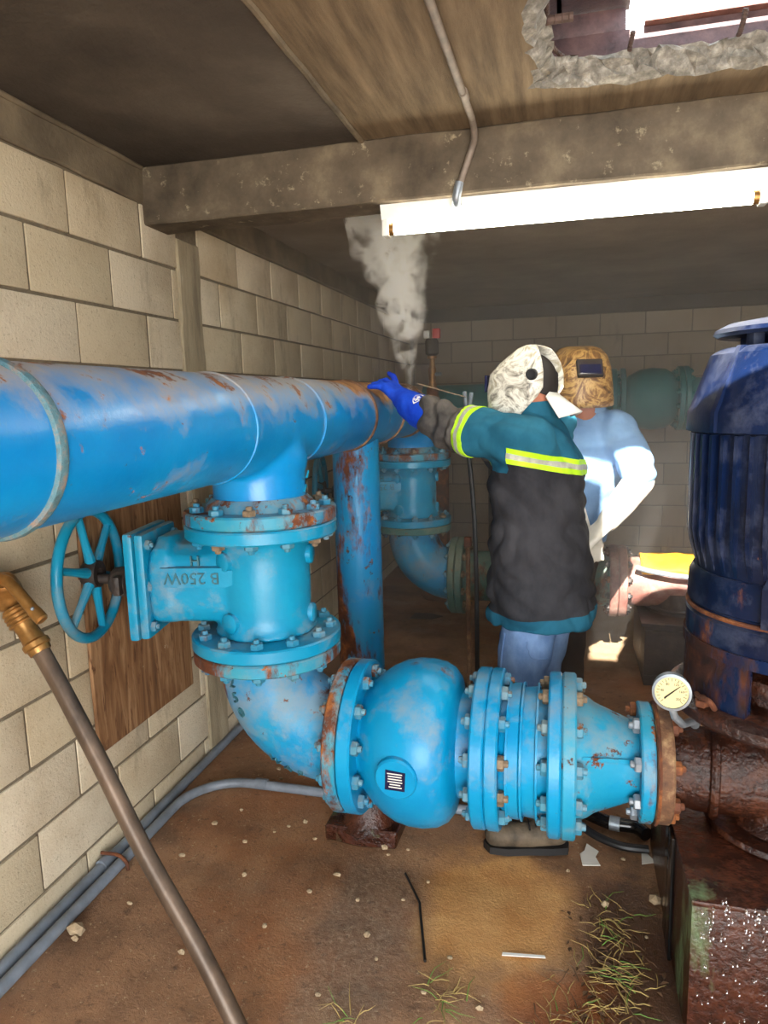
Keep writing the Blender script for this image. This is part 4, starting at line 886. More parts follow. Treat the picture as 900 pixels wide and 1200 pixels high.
pebble((-0.60, 2.19), 0.017, 'pale chip against the foot of the crumbling rusty stand')
pebble((0.28, 2.10), 0.022, 'yellowish stone beside the corner of the near pump pedestal')
def flat_scrap(c, poly, rz, label, mat='paper', cat='scrap'):
    m = Matrix.Rotation(rz, 3, 'Z'); b = MB().prism(poly, (c[0], c[1], 0.001), m @ V((1, 0, 0)), m @ V((0, 1, 0)), (0, 0, 1), 0.003)
    o = part('scrap', b, M[mat], None, (c[0], c[1], 0), 0); return tag(o, label, cat)
flat_scrap((0.09, 2.29), [(-0.028, -0.05), (0.03, -0.045), (0.02, 0.0), (0.035, 0.03), (0.0, 0.07), (-0.012, 0.03), (-0.03, 0.01)], 0.1, 'flat white shape painted as a puddle reflection on the wet floor right of the boot')  # white sheet stands in for a bright reflection in a puddle
flat_scrap((0.265, 2.32), [(-0.02, -0.03), (0.03, -0.03), (0.02, 0.05)], 0.4, 'small pale triangular scrap beside the pedestal corner')
flat_scrap((-0.10, 1.80), [(-0.06, -0.004), (0.06, 0.0), (0.058, 0.008), (-0.058, 0.006)], 0.1, 'thin white strip lying on the tan concrete patch')
flat_scrap((-0.99, 4.85), [(-0.10, -0.06), (0.06, -0.08), (0.14, -0.01), (0.05, 0.06), (-0.06, 0.08)], 0.2, 'black rag on the floor near the far elbow', 'rubber', 'rag')
tw = part('twig', MB().tube(smooth_path([(-0.50, 2.07, 0.004), (-0.43, 1.95, 0.006), (-0.42, 1.92, 0.005), (-0.365, 1.72, 0.004)], 4), 0.004, 6), M['rubber'], None, (-0.43, 1.93, 0)); tag(tw, 'thin black bent rod lying on the floor at the concrete edge', 'rod')
# weeds: clumps of dry stalks
def stalks(t, c, n, spread, hgt, mats=('straw', 'straw', 'green_grass'), flat=0.5):
    by = {}
    for i in range(n):
        a = random.uniform(0, 2 * PI); r = random.uniform(0, spread); p = V((min(c[0] + r * math.cos(a), 0.27), c[1] + r * math.sin(a) * 1.2, 0.002))
        a2 = random.uniform(0, 2 * PI); l_ = random.uniform(0.5, 1.0) * hgt; up = random.uniform(0.05, 1 - flat)
        d = V((math.cos(a2), math.sin(a2), 0))
        if p.x + d.x * l_ > 0.275: d.x = -abs(d.x)
        sd_ = V((-d.y, d.x, 0)) * random.uniform(-0.16, 0.16) * l_
        q = p + d * l_ * 0.5 + sd_ + V((0, 0, l_ * up * 0.5)); e = p + d * l_ + sd_ * random.uniform(-0.5, 1.2) + V((0, 0, max(0.004, l_ * up * random.uniform(0.0, 1.3))))
        by.setdefault(random.choice(mats), MB()).tube([p, p + (q - p) * 0.5 + V((0, 0, 0.004)), q, e], [0.0016, 0.0015, 0.0012, 0.0005], 4, 0, False)
    for m, b in by.items():
        o = part('stalks', b, M[m], t); o['kind'] = 'stuff'
wd = thing('weed_patch', 'tangled dry weeds in the wet dirt between the tan patch and the pump pedestal', 'weeds', (0.12, 1.8, 0))
DS = ('straw', 'straw', 'straw', 'dead_leaf', 'dead_leaf', 'dead_leaf', 'straw', 'straw', 'green_grass')
stalks(wd, (0.14, 2.0), 45, 0.10, 0.08, DS, 0.82); stalks(wd, (0.14, 1.80), 90, 0.12, 0.09, DS, 0.86); stalks(wd, (0.08, 1.60), 80, 0.16, 0.09, DS, 0.86); stalks(wd, (-0.03, 1.53), 40, 0.12, 0.07, DS, 0.88)
lf = MB()
for i in range(150):                                   # dark leaf litter under the stalks
    p = V((min(0.27, random.gauss(0.14, 0.07)), random.uniform(1.45, 2.08), 0.002)); a = random.uniform(0, 6.3); r = random.uniform(0.006, 0.016); u_ = V((math.cos(a), math.sin(a), random.uniform(-.1, .3))) * r; v_ = V((-math.sin(a), math.cos(a), 0.1)) * r * 0.45
    lf.add([p - u_, p + v_ + V((0, 0, 0.003)), p + u_, p - v_ + V((0, 0, 0.002))], [(0, 1, 2, 3)])
lo = part('leaf_litter', lf, M['dead_leaf'], wd, smooth=0); lo['kind'] = 'stuff'
wd = thing('weed_patch', 'sparse green and dry grass at the bottom edge left of the tan patch', 'weeds', (-0.30, 1.6, 0))
stalks(wd, (-0.30, 1.60), 24, 0.08, 0.09, ('green_grass', 'straw', 'straw'), 0.6)
wd = thing('weed_patch', 'few green grass blades at the bottom centre', 'weeds', (-0.55, 1.52, 0))
stalks(wd, (-0.53, 1.50), 9, 0.04, 0.09, ('green_grass', 'straw'), 0.2)
# black hoses on the floor under the reducer
h1 = thing('black_hose', 'thick glossy black hose with tape running under the reducer to the pedestal', 'hose', (0.2, 2.45, 0))
part('hose', MB().tube(smooth_path([(-0.10, 2.56, 0.026), (0.05, 2.53, 0.026), (0.16, 2.47, 0.026), (0.25, 2.46, 0.026), (0.285, 2.42, 0.026)], 5), 0.024, 14), M['black_wet'], h1)
part('tape_wrap', MB().tube([(0.165, 2.469, 0.026), (0.20, 2.463, 0.026)], 0.0256, 14), M['steel'], h1)
h2 = part('thin_hose', MB().tube(smooth_path([(0.06, 2.45, 0.016), (0.12, 2.39, 0.016), (0.20, 2.35, 0.016), (0.285, 2.35, 0.016)], 5), 0.0145, 10), M['rubber'], None, (0.2, 2.36, 0)); tag(h2, 'thin black hose curving in front of the taped black hose', 'hose')
# dripping water from the wet pipe
dr = MB()
for x0 in (0.315, 0.335, 0.36, 0.375, 0.41, 0.43, 0.455, 0.47, 0.50, 0.53):
    z = LZ - 0.118; yy = PY - 0.02
    for i in range(random.randint(3, 7)):
        l_ = random.uniform(0.004, 0.010); z -= random.uniform(0.012, 0.03)
        if z < 0.435: z = LZ - 0.125 - random.random() * 0.1; yy = 1.60 - random.random() * 0.01
        if yy < 1.7 and z > 0.40: z = 0.39 - random.random() * 0.1
        if z < 0.05: break
        dr.ball((x0 + random.uniform(-0.006, 0.006), yy, z), (0.0028, 0.0028, l_), 6, 5)
for i in range(150):
    dr.ball((random.uniform(0.31, 0.60), random.uniform(1.58, 1.606), random.uniform(0.03, 0.41)), (0.002, 0.002, random.uniform(0.003, 0.010)), 6, 4)
o = part('water_drips', dr, M['water'], None, (0.42, 1.7, 0.1)); tag(o, 'water drops falling from the wet rusty pump pipe', 'water', None, 'stuff')
# smoke rising from the cut
def smoke_mat():
    m = bpy.data.materials.new('smoke'); m.use_nodes = True; t = m.node_tree; t.nodes.clear()
    n = NT.__new__(NT); n.m = m; n.t = t
    out = n.n('ShaderNodeOutputMaterial'); vol = n.n('ShaderNodeVolumePrincipled'); n.l(vol.outputs[0], out.inputs['Volume'])
    vol.inputs['Color'].default_value = (0.99, 0.985, 0.95, 1); vol.inputs['Anisotropy'].default_value = 0.2
    tc = n.n('ShaderNodeTexCoord'); sp = n.n('ShaderNodeSeparateXYZ'); n.l(tc.outputs['Object'], sp.inputs[0])
    # plume widens with height; object origin at its foot
    hgt = sp.outputs['Z']
    warp = n.n('ShaderNodeTexNoise'); warp.inputs['Scale'].default_value = 6; warp.inputs['Detail'].default_value = 2; n.l(tc.outputs['Object'], warp.inputs['Vector'])
    ws = n.n('ShaderNodeSeparateColor'); n.l(warp.outputs['Color'], ws.inputs[0])
    cx_ = n.math('ADD', sp.outputs['X'], n.math('MULTIPLY', n.math('SUBTRACT', ws.outputs[0], 0.5), n.math('MULTIPLY', hgt, 0.62)))
    cx_ = n.math('ADD', cx_, n.math('MULTIPLY', hgt, 0.07))
    cy_ = n.math('ADD', sp.outputs['Y'], n.math('MULTIPLY', n.math('SUBTRACT', ws.outputs[1], 0.5), 0.12))
    rad = n.math('SQRT', n.math('ADD', n.math('MULTIPLY', cx_, cx_), n.math('MULTIPLY', cy_, cy_)))
    wid = n.math('ADD', 0.018, n.math('MULTIPLY', hgt, 0.24))
    fall = n.math('SUBTRACT', 1.0, n.math('DIVIDE', rad, wid))
    fall = n.math('MAXIMUM', fall, 0.0)
    nz = n.n('ShaderNodeTexNoise'); nz.inputs['Scale'].default_value = 15; nz.inputs['Detail'].default_value = 5; nz.inputs['Distortion'].default_value = 1.2; n.l(tc.outputs['Object'], nz.inputs['Vector'])
    n2 = n.n('ShaderNodeTexNoise'); n2.inputs['Scale'].default_value = 8; n2.inputs['Detail'].default_value = 3; n.l(tc.outputs['Object'], n2.inputs['Vector'])
    puff = n.math('MULTIPLY', n.mask(nz.outputs['Fac'], 0.43, 0.66), n.mask(n2.outputs['Fac'], 0.36, 0.60))
    dens = n.math('MULTIPLY', n.math('MULTIPLY', puff, n.math('POWER', fall, 0.9)), 190.0)
    n.l(dens, vol.inputs['Density']); return m
M['smoke'] = smoke_mat()
sm = part('smoke_plume', MB().lathe([(0.05, -0.02), (0.13, 0.2), (0.24, 0.55), (0.28, 0.80)], (-0.665, 3.05, 1.60), (0, 0, 1), 20), M['smoke'], None, (-0.665, 3.05, 1.60))
tag(sm, 'pale smoke plume rising from the gloved hand up to the left end of the lamp', 'smoke', None, 'stuff')
def haze_mat():
    m = bpy.data.materials.new('haze'); m.use_nodes = True; t = m.node_tree; t.nodes.clear()
    o_ = t.nodes.new('ShaderNodeOutputMaterial'); v_ = t.nodes.new('ShaderNodeVolumeScatter'); t.links.new(v_.outputs[0], o_.inputs['Volume'])
    v_.inputs['Color'].default_value = (0.95, 0.95, 0.93, 1); v_.inputs['Density'].default_value = 0.075; v_.inputs['Anisotropy'].default_value = 0.25
    return m
M['haze'] = haze_mat()
hz = part('welding_haze', MB().box((0.28, 4.86, 1.22), (3.56, 4.40, 2.36)), M['haze'], None, (0.28, 4.86, 0.04), 0)
tag(hz, 'thin bluish welding haze filling the back of the room', 'haze', None, 'stuff')
# ------------------------------------------------------------------ people
from mathutils.bvhtree import BVHTree
UP = V((0, 0, 1))
def loft(rings, f, l, seg=28):
    """closed body of elliptical rings (centre, half depth along f, half width along l)"""
    b = MB()
    for c, d, w_ in rings:
        for k in range(seg):
            a = 2 * PI * k / seg; b.v.append(V(c) + f * (d * math.cos(a)) + l * (w_ * math.sin(a)))
    n = len(rings)
    for i in range(n - 1):
        for k in range(seg): b.f.append((i * seg + k, i * seg + (k + 1) % seg, (i + 1) * seg + (k + 1) % seg, (i + 1) * seg + k))
    b.f.append(tuple(reversed(range(seg)))); b.f.append(tuple(range((n - 1) * seg, n * seg))); b.m = [0] * len(b.f); return b
def join(*bs):
    r = MB()
    for x in bs: r.add(x.v, x.f)
    return r
def limb(pts, rad, seg=16):
    b = MB()
    for i in range(len(pts) - 1): b.cone(pts[i], rad[i], pts[i + 1], rad[i + 1], seg)
    return b
def folds(mb, amp, freq, axis=UP, seed=0.0, ratio=0.35):
    """cloth creases: noise squeezed across the given axis"""
    ax = V(axis).normalized()
    for i, p in enumerate(mb.v):
        q = p - ax * p.dot(ax) * (1 - 1 / ratio * 0.9); s_ = V((seed, seed * 2, 0))
        h = 0.7 * abs(mnoise.noise(q * freq + s_)) + 0.5 * abs(mnoise.noise(p * freq * 1.7 + s_)) - 0.3
        mb.v[i] = p + mb.n[i] * (h * amp)
    return mb
def bvh_of(mb): return BVHTree.FromPolygons(mb.v, mb.f)
def decal(parent, name, polys, o, u, v, tree, mat, lift=0.0022):
    """small flat print wrapped on the surface: polys are strips of quads in (u, v)"""
    b = MB()
    for q in polys:
        pts_ = []
        for (x, y) in q:
            p = V(o) + V(u) * x + V(v) * y; h, n, i, d = tree.find_nearest(p); pts_.append(h + n * lift)
        b.add(pts_, [tuple(range(len(pts_)))])
    return part(name, b, M[mat], parent, smooth=0)
def ring2d(outline, k=0.78):
    n = len(outline); return [[outline[i], outline[(i + 1) % n], (outline[(i + 1) % n][0] * k, outline[(i + 1) % n][1] * k), (outline[i][0] * k, outline[i][1] * k)] for i in range(n)]
def hand(wr, kn, side, tips, thumb, r=0.0125, palm=0.040):
    """palm plus five separate bent fingers; tips: four (mid, end) point pairs, thumb: three points"""
    wr, kn = V(wr), V(kn); b = MB(); s_ = V(side).normalized()
    for t in (-0.030, -0.010, 0.010, 0.030): b.cone(wr + s_ * t * 0.7, 0.024, kn + s_ * t, 0.0195, 12)
    for i, (m, e) in enumerate(tips):
        root = kn + s_ * (-0.039 + 0.026 * i)
        b.cone(root, r * 1.15, m, r * 1.05, 10); b.cone(m, r * 1.05, e, r * 0.85, 10)
    for i in range(len(thumb) - 1): b.cone(thumb[i], r * (1.4 - 0.2 * i), thumb[i + 1], r * (1.2 - 0.2 * i), 10)
    return b
def hood(c, f, l, rows, mat, parent, name='welding_mask', tilt=0.0):
    """welding mask: U-shaped rows (height, back, front, half width) round the head"""
    if tilt: R_ = Matrix.Rotation(tilt, 3, l); f = R_ @ f; u_ = R_ @ UP
    else: u_ = UP
    b = MB(); nt = 22
    for h, ab, af, w_ in rows:
        for k in range(nt + 1):
            t = -1 + 2 * k / nt; a = t * PI / 2
            cx_ = abs(math.cos(a)) ** 0.62; sx_ = math.copysign(abs(math.sin(a)) ** 0.75, a)
            b.v.append(V(c) + u_ * h + f * (ab + (af - ab) * cx_) + l * (w_ * sx_))
    m = nt + 1
    for i in range(len(rows) - 1):
        for k in range(nt): b.f.append((i * m + k, i * m + k + 1, (i + 1) * m + k + 1, (i + 1) * m + k))
    b.f.append(tuple(range(m))); b.m = [0] * len(b.f)
    o = part(name, b, M[mat], parent, smooth=50); s_ = o.modifiers.new('t', 'SOLIDIFY'); s_.thickness = 0.004; s_.offset = -1
    return o, f, u_
def boot(parent, heel, toe, ankle_top, mat='boot'):
    heel, toe = V(heel), V(toe); d = (toe - heel); L_ = d.length; d.normalize(); s_ = V((-d.y, d.x, 0))
    b = MB(); b.cone(heel + UP * 0.06 + d * 0.03, 0.038, heel + UP * 0.055 + d * 0.12, 0.042, 14); b.cone(heel + UP * 0.055 + d * 0.12, 0.044, toe + UP * 0.052 - d * 0.045, 0.043, 14)
    b.cone(heel + UP * 0.07 + d * 0.05, 0.046, ankle_top, 0.052, 14)
    bt = part('boot', remesh(b, 0.009, 4), M[mat], parent, smooth=60)
    pr_ = [(0.0, -0.030), (0.05, -0.038), (L_ * 0.45, -0.036), (L_ * 0.72, -0.049), (L_ * 0.93, -0.036), (L_, 0.0), (L_ * 0.93, 0.038), (L_ * 0.72, 0.048), (L_ * 0.45, 0.040), (0.05, 0.038), (0.0, 0.030), (-0.008, 0.0)]
    part('sole', MB().prism(pr_, heel + UP * 0.001, d, s_, UP, 0.026), M['sole'], bt)
    for i in range(3): 
        p = heel + d * (0.085 + 0.022 * i) + UP * (0.115 - 0.012 * i); part('lace', MB().tube([p - s_ * 0.032, p + UP * 0.010, p + s_ * 0.032], 0.0032, 6), M['cap_white'] if i == 5 else M['rubber'], bt)
    return bt
# ============ welder in the foreground
w1 = thing('person', 'welder in dark jacket with lime bands, blue glove on the header pipe, pale patterned mask', 'person', (-0.06, 2.48, 0))
l1 = V((-0.278, -0.96, 0)).normalized(); f1 = V((-0.96, 0.278, 0)).normalized()
SL, SR = V((-0.175, 2.47, 1.405)), V((-0.07, 2.84, 1.41))
EL, WL, KL = V((-0.435, 2.66, 1.44)), V((-0.625, 2.81, 1.535)), V((-0.715, 2.88, 1.605))
ER, WR, KR = V((-0.16, 3.02, 1.20)), V((-0.33, 2.97, 1.36)), V((-0.375, 2.955, 1.405))
HL, HR = V((-0.10, 2.52, 0.90)), V((-0.05, 2.70, 0.90))
NL, NR = V((-0.16, 2.455, 0.50)), V((-0.10, 2.68, 0.50))
AL, AR = V((-0.075, 2.345, 0.12)), V((0.0, 2.66, 0.12))
HC = V((-0.135, 2.655, 1.578)); NK = V((-0.115, 2.66, 1.46))
body = join(loft([((-0.08, 2.61, 0.86), .10, .14), ((-0.10, 2.63, 1.15), .10, .14), ((-0.11, 2.655, 1.34), .09, .17), ((-0.115, 2.66, 1.42), .06, .10)], f1, l1),
            limb([NK - UP * 0.06, NK + UP * 0.06], [0.06, 0.055]), MB().ball(HC, (0.092, 0.076, 0.115), 24, 16), MB().ball(HC + f1 * 0.03 - UP * 0.07, (0.06, 0.055, 0.05), 16, 10),
            MB().ball(HC + f1 * 0.095 - UP * 0.01, (0.022, 0.014, 0.026), 10, 8),
            MB().ball(HC + l1 * 0.078 - f1 * 0.012 - UP * 0.012, (0.024, 0.014, 0.034), 12, 8), MB().ball(HC - l1 * 0.078 - f1 * 0.012 - UP * 0.012, (0.024, 0.014, 0.034), 12, 8),
            limb([SL + V((0.03, 0.05, -0.02)), EL, WL], [0.045, 0.036, 0.028]), limb([WL, KL], [0.02, 0.014]), limb([SR, ER, WR, KR], [0.05, 0.036, 0.02, 0.012]),
            limb([HL, NL, AL + UP * 0.03], [0.075, 0.055, 0.04]), limb([HR, NR, AR + UP * 0.03], [0.075, 0.055, 0.04]))
part('body', remesh(body, 0.011, 4), M['skin'], w1, smooth=60)
# jeans
jn = join(limb([HL + V((0.02, 0.03, -0.02)), HL * 0.5 + NL * 0.5, NL, NL * 0.45 + AL * 0.55, AL + UP * 0.05], [0.095, 0.100, 0.085, 0.070, 0.066]), limb([HR, HR * 0.5 + NR * 0.5, NR, NR * 0.45 + AR * 0.55, AR + UP * 0.02], [0.112, 0.105, 0.085, 0.072, 0.072]),
          loft([((-0.075, 2.61, 0.78), .13, .17), ((-0.08, 2.61, 0.98), .135, .17)], f1, l1))
jm = folds(remesh(jn, 0.012, 6), 0.016, 8, UP, 3.0, 0.6)
jb = part('jeans', jm, M['denim'], w1, smooth=60); jt = bvh_of(jm)
for pts_ in (((-0.245, 2.40, 0.74), (-0.235, 2.40, 0.55), (-0.22, 2.38, 0.35)), ((-0.12, 2.36, 0.72), (-0.11, 2.38, 0.66), (-0.03, 2.40, 0.64))):
    pp = []
    for p in smooth_path(pts_, 8):
        h, n, i, d = jt.find_nearest(p); pp.append(h + n * 0.002)
    part('seam', MB().tube(pp, 0.0035, 5), M['denim'], jb)
# jacket
jk = join(loft([((-0.085, 2.60, 0.735), .190, .225), ((-0.088, 2.605, 0.85), .188, .225), ((-0.095, 2.61, 0.98), .180, .218), ((-0.10, 2.63, 1.16), .168, .212), ((-0.11, 2.65, 1.31), .160, .225), ((-0.115, 2.66, 1.41), .125, .200), ((-0.118, 2.66, 1.465), .080, .095), ((-0.122, 2.66, 1.505), .070, .078)], f1, l1),
          limb([SL + V((0.04, 0.04, -0.01)), SL * 0.5 + EL * 0.5, EL, WL * 0.25 + EL * 0.75, WL * 0.42 + EL * 0.58], [0.098, 0.090, 0.088, 0.083, 0.074], 20), limb([SR, ER, WR * 0.9 + ER * 0.1], [0.095, 0.082, 0.062]))
ja = folds(remesh(jk, 0.010, 8), 0.045, 5.5, V((0.6, 0.2, 1)), 11.0, 0.35)
am = SL * 0.40 + EL * 0.60; ad = (EL - SL).normalized(); ZS = 1.290
for i, p in enumerate(ja.v):                               # deeper rucks in the grubby sleeve
    t = (p - am).dot(ad)
    if t > 0.03 and p.y < 2.95 and p.z > 1.33: ja.v[i] = p + ja.n[i] * (0.008 * math.sin(t * 62 + 5 * mnoise.noise(p * 9)))
tmpm = bpy.data.meshes.new('nn'); tmpm.from_pydata(ja.v, [], ja.f); tmpm.update(); ja.n = [v.normal.copy() for v in tmpm.vertices]; bpy.data.meshes.remove(tmpm)
sn = V((0.20, 0.05, 1)).normalized(); so_ = V((-0.03, 2.5, 1.315)); gp = am - ad * 0.20; cutp = so_ - sn * 0.024
low = join(bisect(ja, [(cutp, -sn), ((0, 0, 0.79), UP), (gp, -ad)]), bisect(ja, [((0, 0, ZS), -UP), ((0, 0, 0.79), UP), (gp, ad)]))
jo = part('jacket', low, M['jacket_dark'], w1, smooth=60)
part('yoke', join(bisect(ja, [(cutp, sn), (gp, -ad)]), bisect(ja, [((0, 0, ZS), UP), (am, -ad), (gp, ad)])), M['jacket_teal'], jo, smooth=60)
part('sleeve', bisect(ja, [((0, 0, ZS), UP), (am, ad)]), M['jacket_sleeve'], jo, smooth=60)
part('hem', bisect(ja, [((0, 0, 0.79), -UP)]), M['jacket_teal'], jo, smooth=60)
gate = (am - ad * 0.20, -ad)
bb1 = bisect(ja, [(so_ - sn * 0.026, sn), (so_ + sn * 0.026, -sn), gate]); part('reflective_band', shell(bb1, 0.003, 0.004), M['hivis'], jo, smooth=60)
part('reflective_stripe', shell(bisect(ja, [(so_ - sn * 0.009, sn), (so_ + sn * 0.009, -sn), gate]), 0.0045, 0.003), M['silver'], jo, smooth=60)
part('reflective_band', shell(bisect(ja, [(am - ad * 0.027, ad), (am + ad * 0.027, -ad), ((0, 0, 1.30), UP)]), 0.004, 0.004), M['hivis'], jo, smooth=60)
part('reflective_stripe', shell(bisect(ja, [(am - ad * 0.009, ad), (am + ad * 0.009, -ad), ((0, 0, 1.30), UP)]), 0.0055, 0.003), M['silver'], jo, smooth=60)
part('collar', MB().lathe([(0.074, 0.0), (0.082, 0.0), (0.078, 0.05), (0.070, 0.05)], (-0.122, 2.66, 1.475), (-0.08, 0.03, 1), 28, 0, True), M['jacket_teal'], jo, smooth=60)
# gloves
hd = (KL - WL).normalized(); hs = hd.cross(UP).normalized()           # hs points to the camera side
tips = []
for i, (ln, dz) in enumerate(((0.078, 0.030), (0.086, 0.012), (0.082, 0.0), (0.066, -0.006))):
    root = KL + (-hs) * (-0.039 + 0.026 * i)
    m = root + hd * ln * 0.52 + UP * (dz - 0.010) - hs * (0.010 * (i - 1.5)); e = m + (hd * 0.8 + V((-0.25, 0, -0.55)) * (0.9 if i else 0.2)) * ln * 0.52; tips.append((m, e))
gl = join(hand(WL, KL, -hs, tips, [WL * 0.55 + KL * 0.45 - hs * -0.035, KL + hs * 0.056 - UP * 0.010, KL + hs * 0.050 + hd * 0.045 - UP * 0.016], 0.0128),
          limb([EL * 0.62 + WL * 0.38, EL * 0.35 + WL * 0.65, WL * 0.92 + EL * 0.08, WL + hd * 0.03], [0.066, 0.068, 0.058, 0.046], 20))
gm = folds(remesh(gl, 0.005, 2), 0.006, 16, hd, 2.0, 0.8)
g1 = part('glove', gm, M['glove_blue'], w1, smooth=60); gt = bvh_of(gm)
eo = V((-0.575, 2.765, 1.505)) + V((0.25, -0.72, 0.62)).normalized() * 0.06; eu = V((0.76, -0.10, -0.42)).normalized(); en = V((0.25, -0.72, 0.62)).normalized(); ev_ = en.cross(eu).normalized()
sh_ = [(-0.022, 0.016), (0.0, 0.022), (0.022, 0.016), (0.021, -0.004), (0.012, -0.018), (0.0, -0.026), (-0.012, -0.018), (-0.021, -0.004)]
decal(g1, 'glove_emblem', ring2d(sh_, 0.80) + [[(-0.012, 0.006), (0.0, 0.012), (0.012, 0.006), (0.004, 0.002)], [(-0.004, 0.002), (0.004, 0.002), (0.003, -0.014), (-0.003, -0.014)], [(-0.014, 0.0), (-0.005, -0.004), (-0.006, -0.012), (-0.012, -0.008)], [(0.014, 0.0), (0.005, -0.004), (0.006, -0.012), (0.012, -0.008)]], eo, eu, ev_, gt, 'cap_white')
decal(g1, 'glove_dots', [[(x - 0.002, 0.030), (x + 0.002, 0.030), (x + 0.002, 0.034), (x - 0.002, 0.034)] for x in (-0.012, 0.0, 0.012)], eo, eu, ev_, gt, 'cap_white')
hr = (KR - WR).normalized(); sr = hr.cross(UP).normalized(); hcen = KR + V((-0.03, -0.005, 0.02))
tr = [(KR + sr * (-0.033 + 0.022 * i) + hr * 0.035 + V((0, 0, 0.01 * i - 0.01)), KR + sr * (-0.033 + 0.022 * i) + V((-0.045, -0.03, -0.012 + 0.008 * i))) for i in range(4)]
part('glove', remesh(join(hand(WR, KR, sr, tr, [WR * 0.5 + KR * 0.5 - sr * 0.03, KR - sr * 0.05 + hr * 0.02, KR - sr * 0.03 + hr * 0.05], 0.012), limb([WR * 0.8 + ER * 0.2, WR], [0.056, 0.046])), 0.007, 3), M['glove_blue'], w1, smooth=60)
boot(w1, (0.015, 2.315, 0), (-0.265, 2.268, 0), AL + UP * 0.06)
boot(w1, (0.06, 2.665, 0), (-0.215, 2.69, 0), AR + UP * 0.05)
# cap worn backwards and the mask
cp = part('cap', bisect(remesh(MB().ball(HC + UP * 0.012, (0.102, 0.088, 0.115), 28, 18), 0.008, 2), [(HC + UP * 0.0 - f1 * 0.02, (UP * 0.9 - f1 * 0.44).normalized())]), M['hair'], w1, smooth=60)
bm_ = MB(); bc_ = HC - f1 * 0.085 - UP * 0.010
for i in range(9):
    a = -1 + 2 * i / 8
    for j in range(3):
        r_ = j / 2; bm_.v.append(bc_ + l1 * (a * 0.075) - f1 * (r_ * 0.105 * math.sqrt(max(0, 1 - a * a * 0.8))) - UP * (r_ * 0.075 + 0.02 * a * a))
bm_.f = [(i * 3 + j, (i + 1) * 3 + j, (i + 1) * 3 + j + 1, i * 3 + j + 1) for i in range(8) for j in range(2)]; bm_.m = [0] * 16
br = part('cap_brim', bm_, M['cap_white'], cp, smooth=60); sd = br.modifiers.new('t', 'SOLIDIFY'); sd.thickness = 0.006
rows1 = [(.150, -.035, .010, .050), (.140, -.055, .035, .075), (.118, -.068, .064, .096), (.090, -.080, .102, .110), (.052, -.088, .140, .119), (0, -.088, .150, .122), (-.030, -.068, .150, .122), (-.075, -.022, .145, .118), (-.118, .018, .120, .108)]
mk, mf, mu = hood(HC, f1, l1, rows1, 'mask_pale', w1)
for s_ in (1, -1):
    kc = HC - f1 * 0.050 + UP * 0.045 + l1 * s_ * 0.113
    part('knob', MB().lathe([(0.020, 0.0), (0.020, 0.016), (0.016, 0.020), (0.016, 0.014), (0.006, 0.013)], kc, l1 * s_, 20), M['rubber'], mk)
part('lens', MB().box(HC + f1 * 0.150 + UP * 0.02, (0.008, 0.10, 0.06), Matrix((f1, l1, UP)).transposed(), 0.002), M['glass_dark'], mk)
# ============ electrode holder in the far hand, with its cable
eh = thing('electrode_holder', 'electrode holder with thin rod and hanging cable in the welder\'s far hand', 'welding tool', (-0.40, 2.94, 1.42))
part('handle', MB().tube([(-0.405, 2.945, 1.36), (-0.402, 2.945, 1.44), (-0.400, 2.945, 1.50)], [0.013, 0.014, 0.012], 12), M['rubber'], eh)
part('jaw', MB().tube([(-0.404, 2.945, 1.49), (-0.412, 2.945, 1.575)], [0.009, 0.008], 8), M['steel'], eh)
part('jaw', MB().tube([(-0.394, 2.945, 1.49), (-0.384, 2.945, 1.57)], [0.010, 0.009], 8), M['steel'], eh)
part('electrode', MB().tube([(-0.405, 2.940, 1.552), (-0.60, 2.90, 1.612)], 0.0028, 8), M['bolt_rust'], eh)
part('cable', MB().tube(smooth_path([(-0.405, 2.945, 1.37), (-0.385, 2.94, 1.20), (-0.37, 2.93, 0.95), (-0.365, 2.93, 0.5), (-0.38, 2.98, 0.10), (-0.46, 3.15, 0.012), (-0.7, 3.4, 0.012)], 6), 0.010, 10), M['rubber'], eh)
# ============ welder behind
w2 = thing('person', 'second welder behind, light blue shirt, white gloves and brown patterned mask with dark lens', 'person', (0.12, 3.3, 0))
f2 = V((0.35, -0.94, 0)).normalized(); l2v = V((0.94, 0.35, 0)).normalized()
SL2, EL2, WL2, KL2 = V((0.235, 3.26, 1.41)), V((0.298, 3.14, 1.19)), V((0.165, 2.98, 1.04)), V((0.105, 2.945, 0.985))
SR2, ER2, WR2, KR2 = V((-0.03, 3.38, 1.41)), V((-0.03, 3.24, 1.17)), V((0.055, 3.06, 1.0)), V((0.09, 3.02, 0.95))
HC2 = V((0.055, 3.24, 1.605)); NK2 = V((0.085, 3.30, 1.46))
HL2, HR2 = V((0.075, 3.40, 0.88)), V((-0.06, 3.46, 0.88)); NL2, NR2 = V((0.03, 3.36, 0.48)), V((-0.09, 3.42, 0.48)); AL2, AR2 = V((0.02, 3.40, 0.10)), V((-0.10, 3.46, 0.10))
hf = V((0.22, -0.975, 0)).normalized(); hl = V((0.975, 0.22, 0)).normalized()
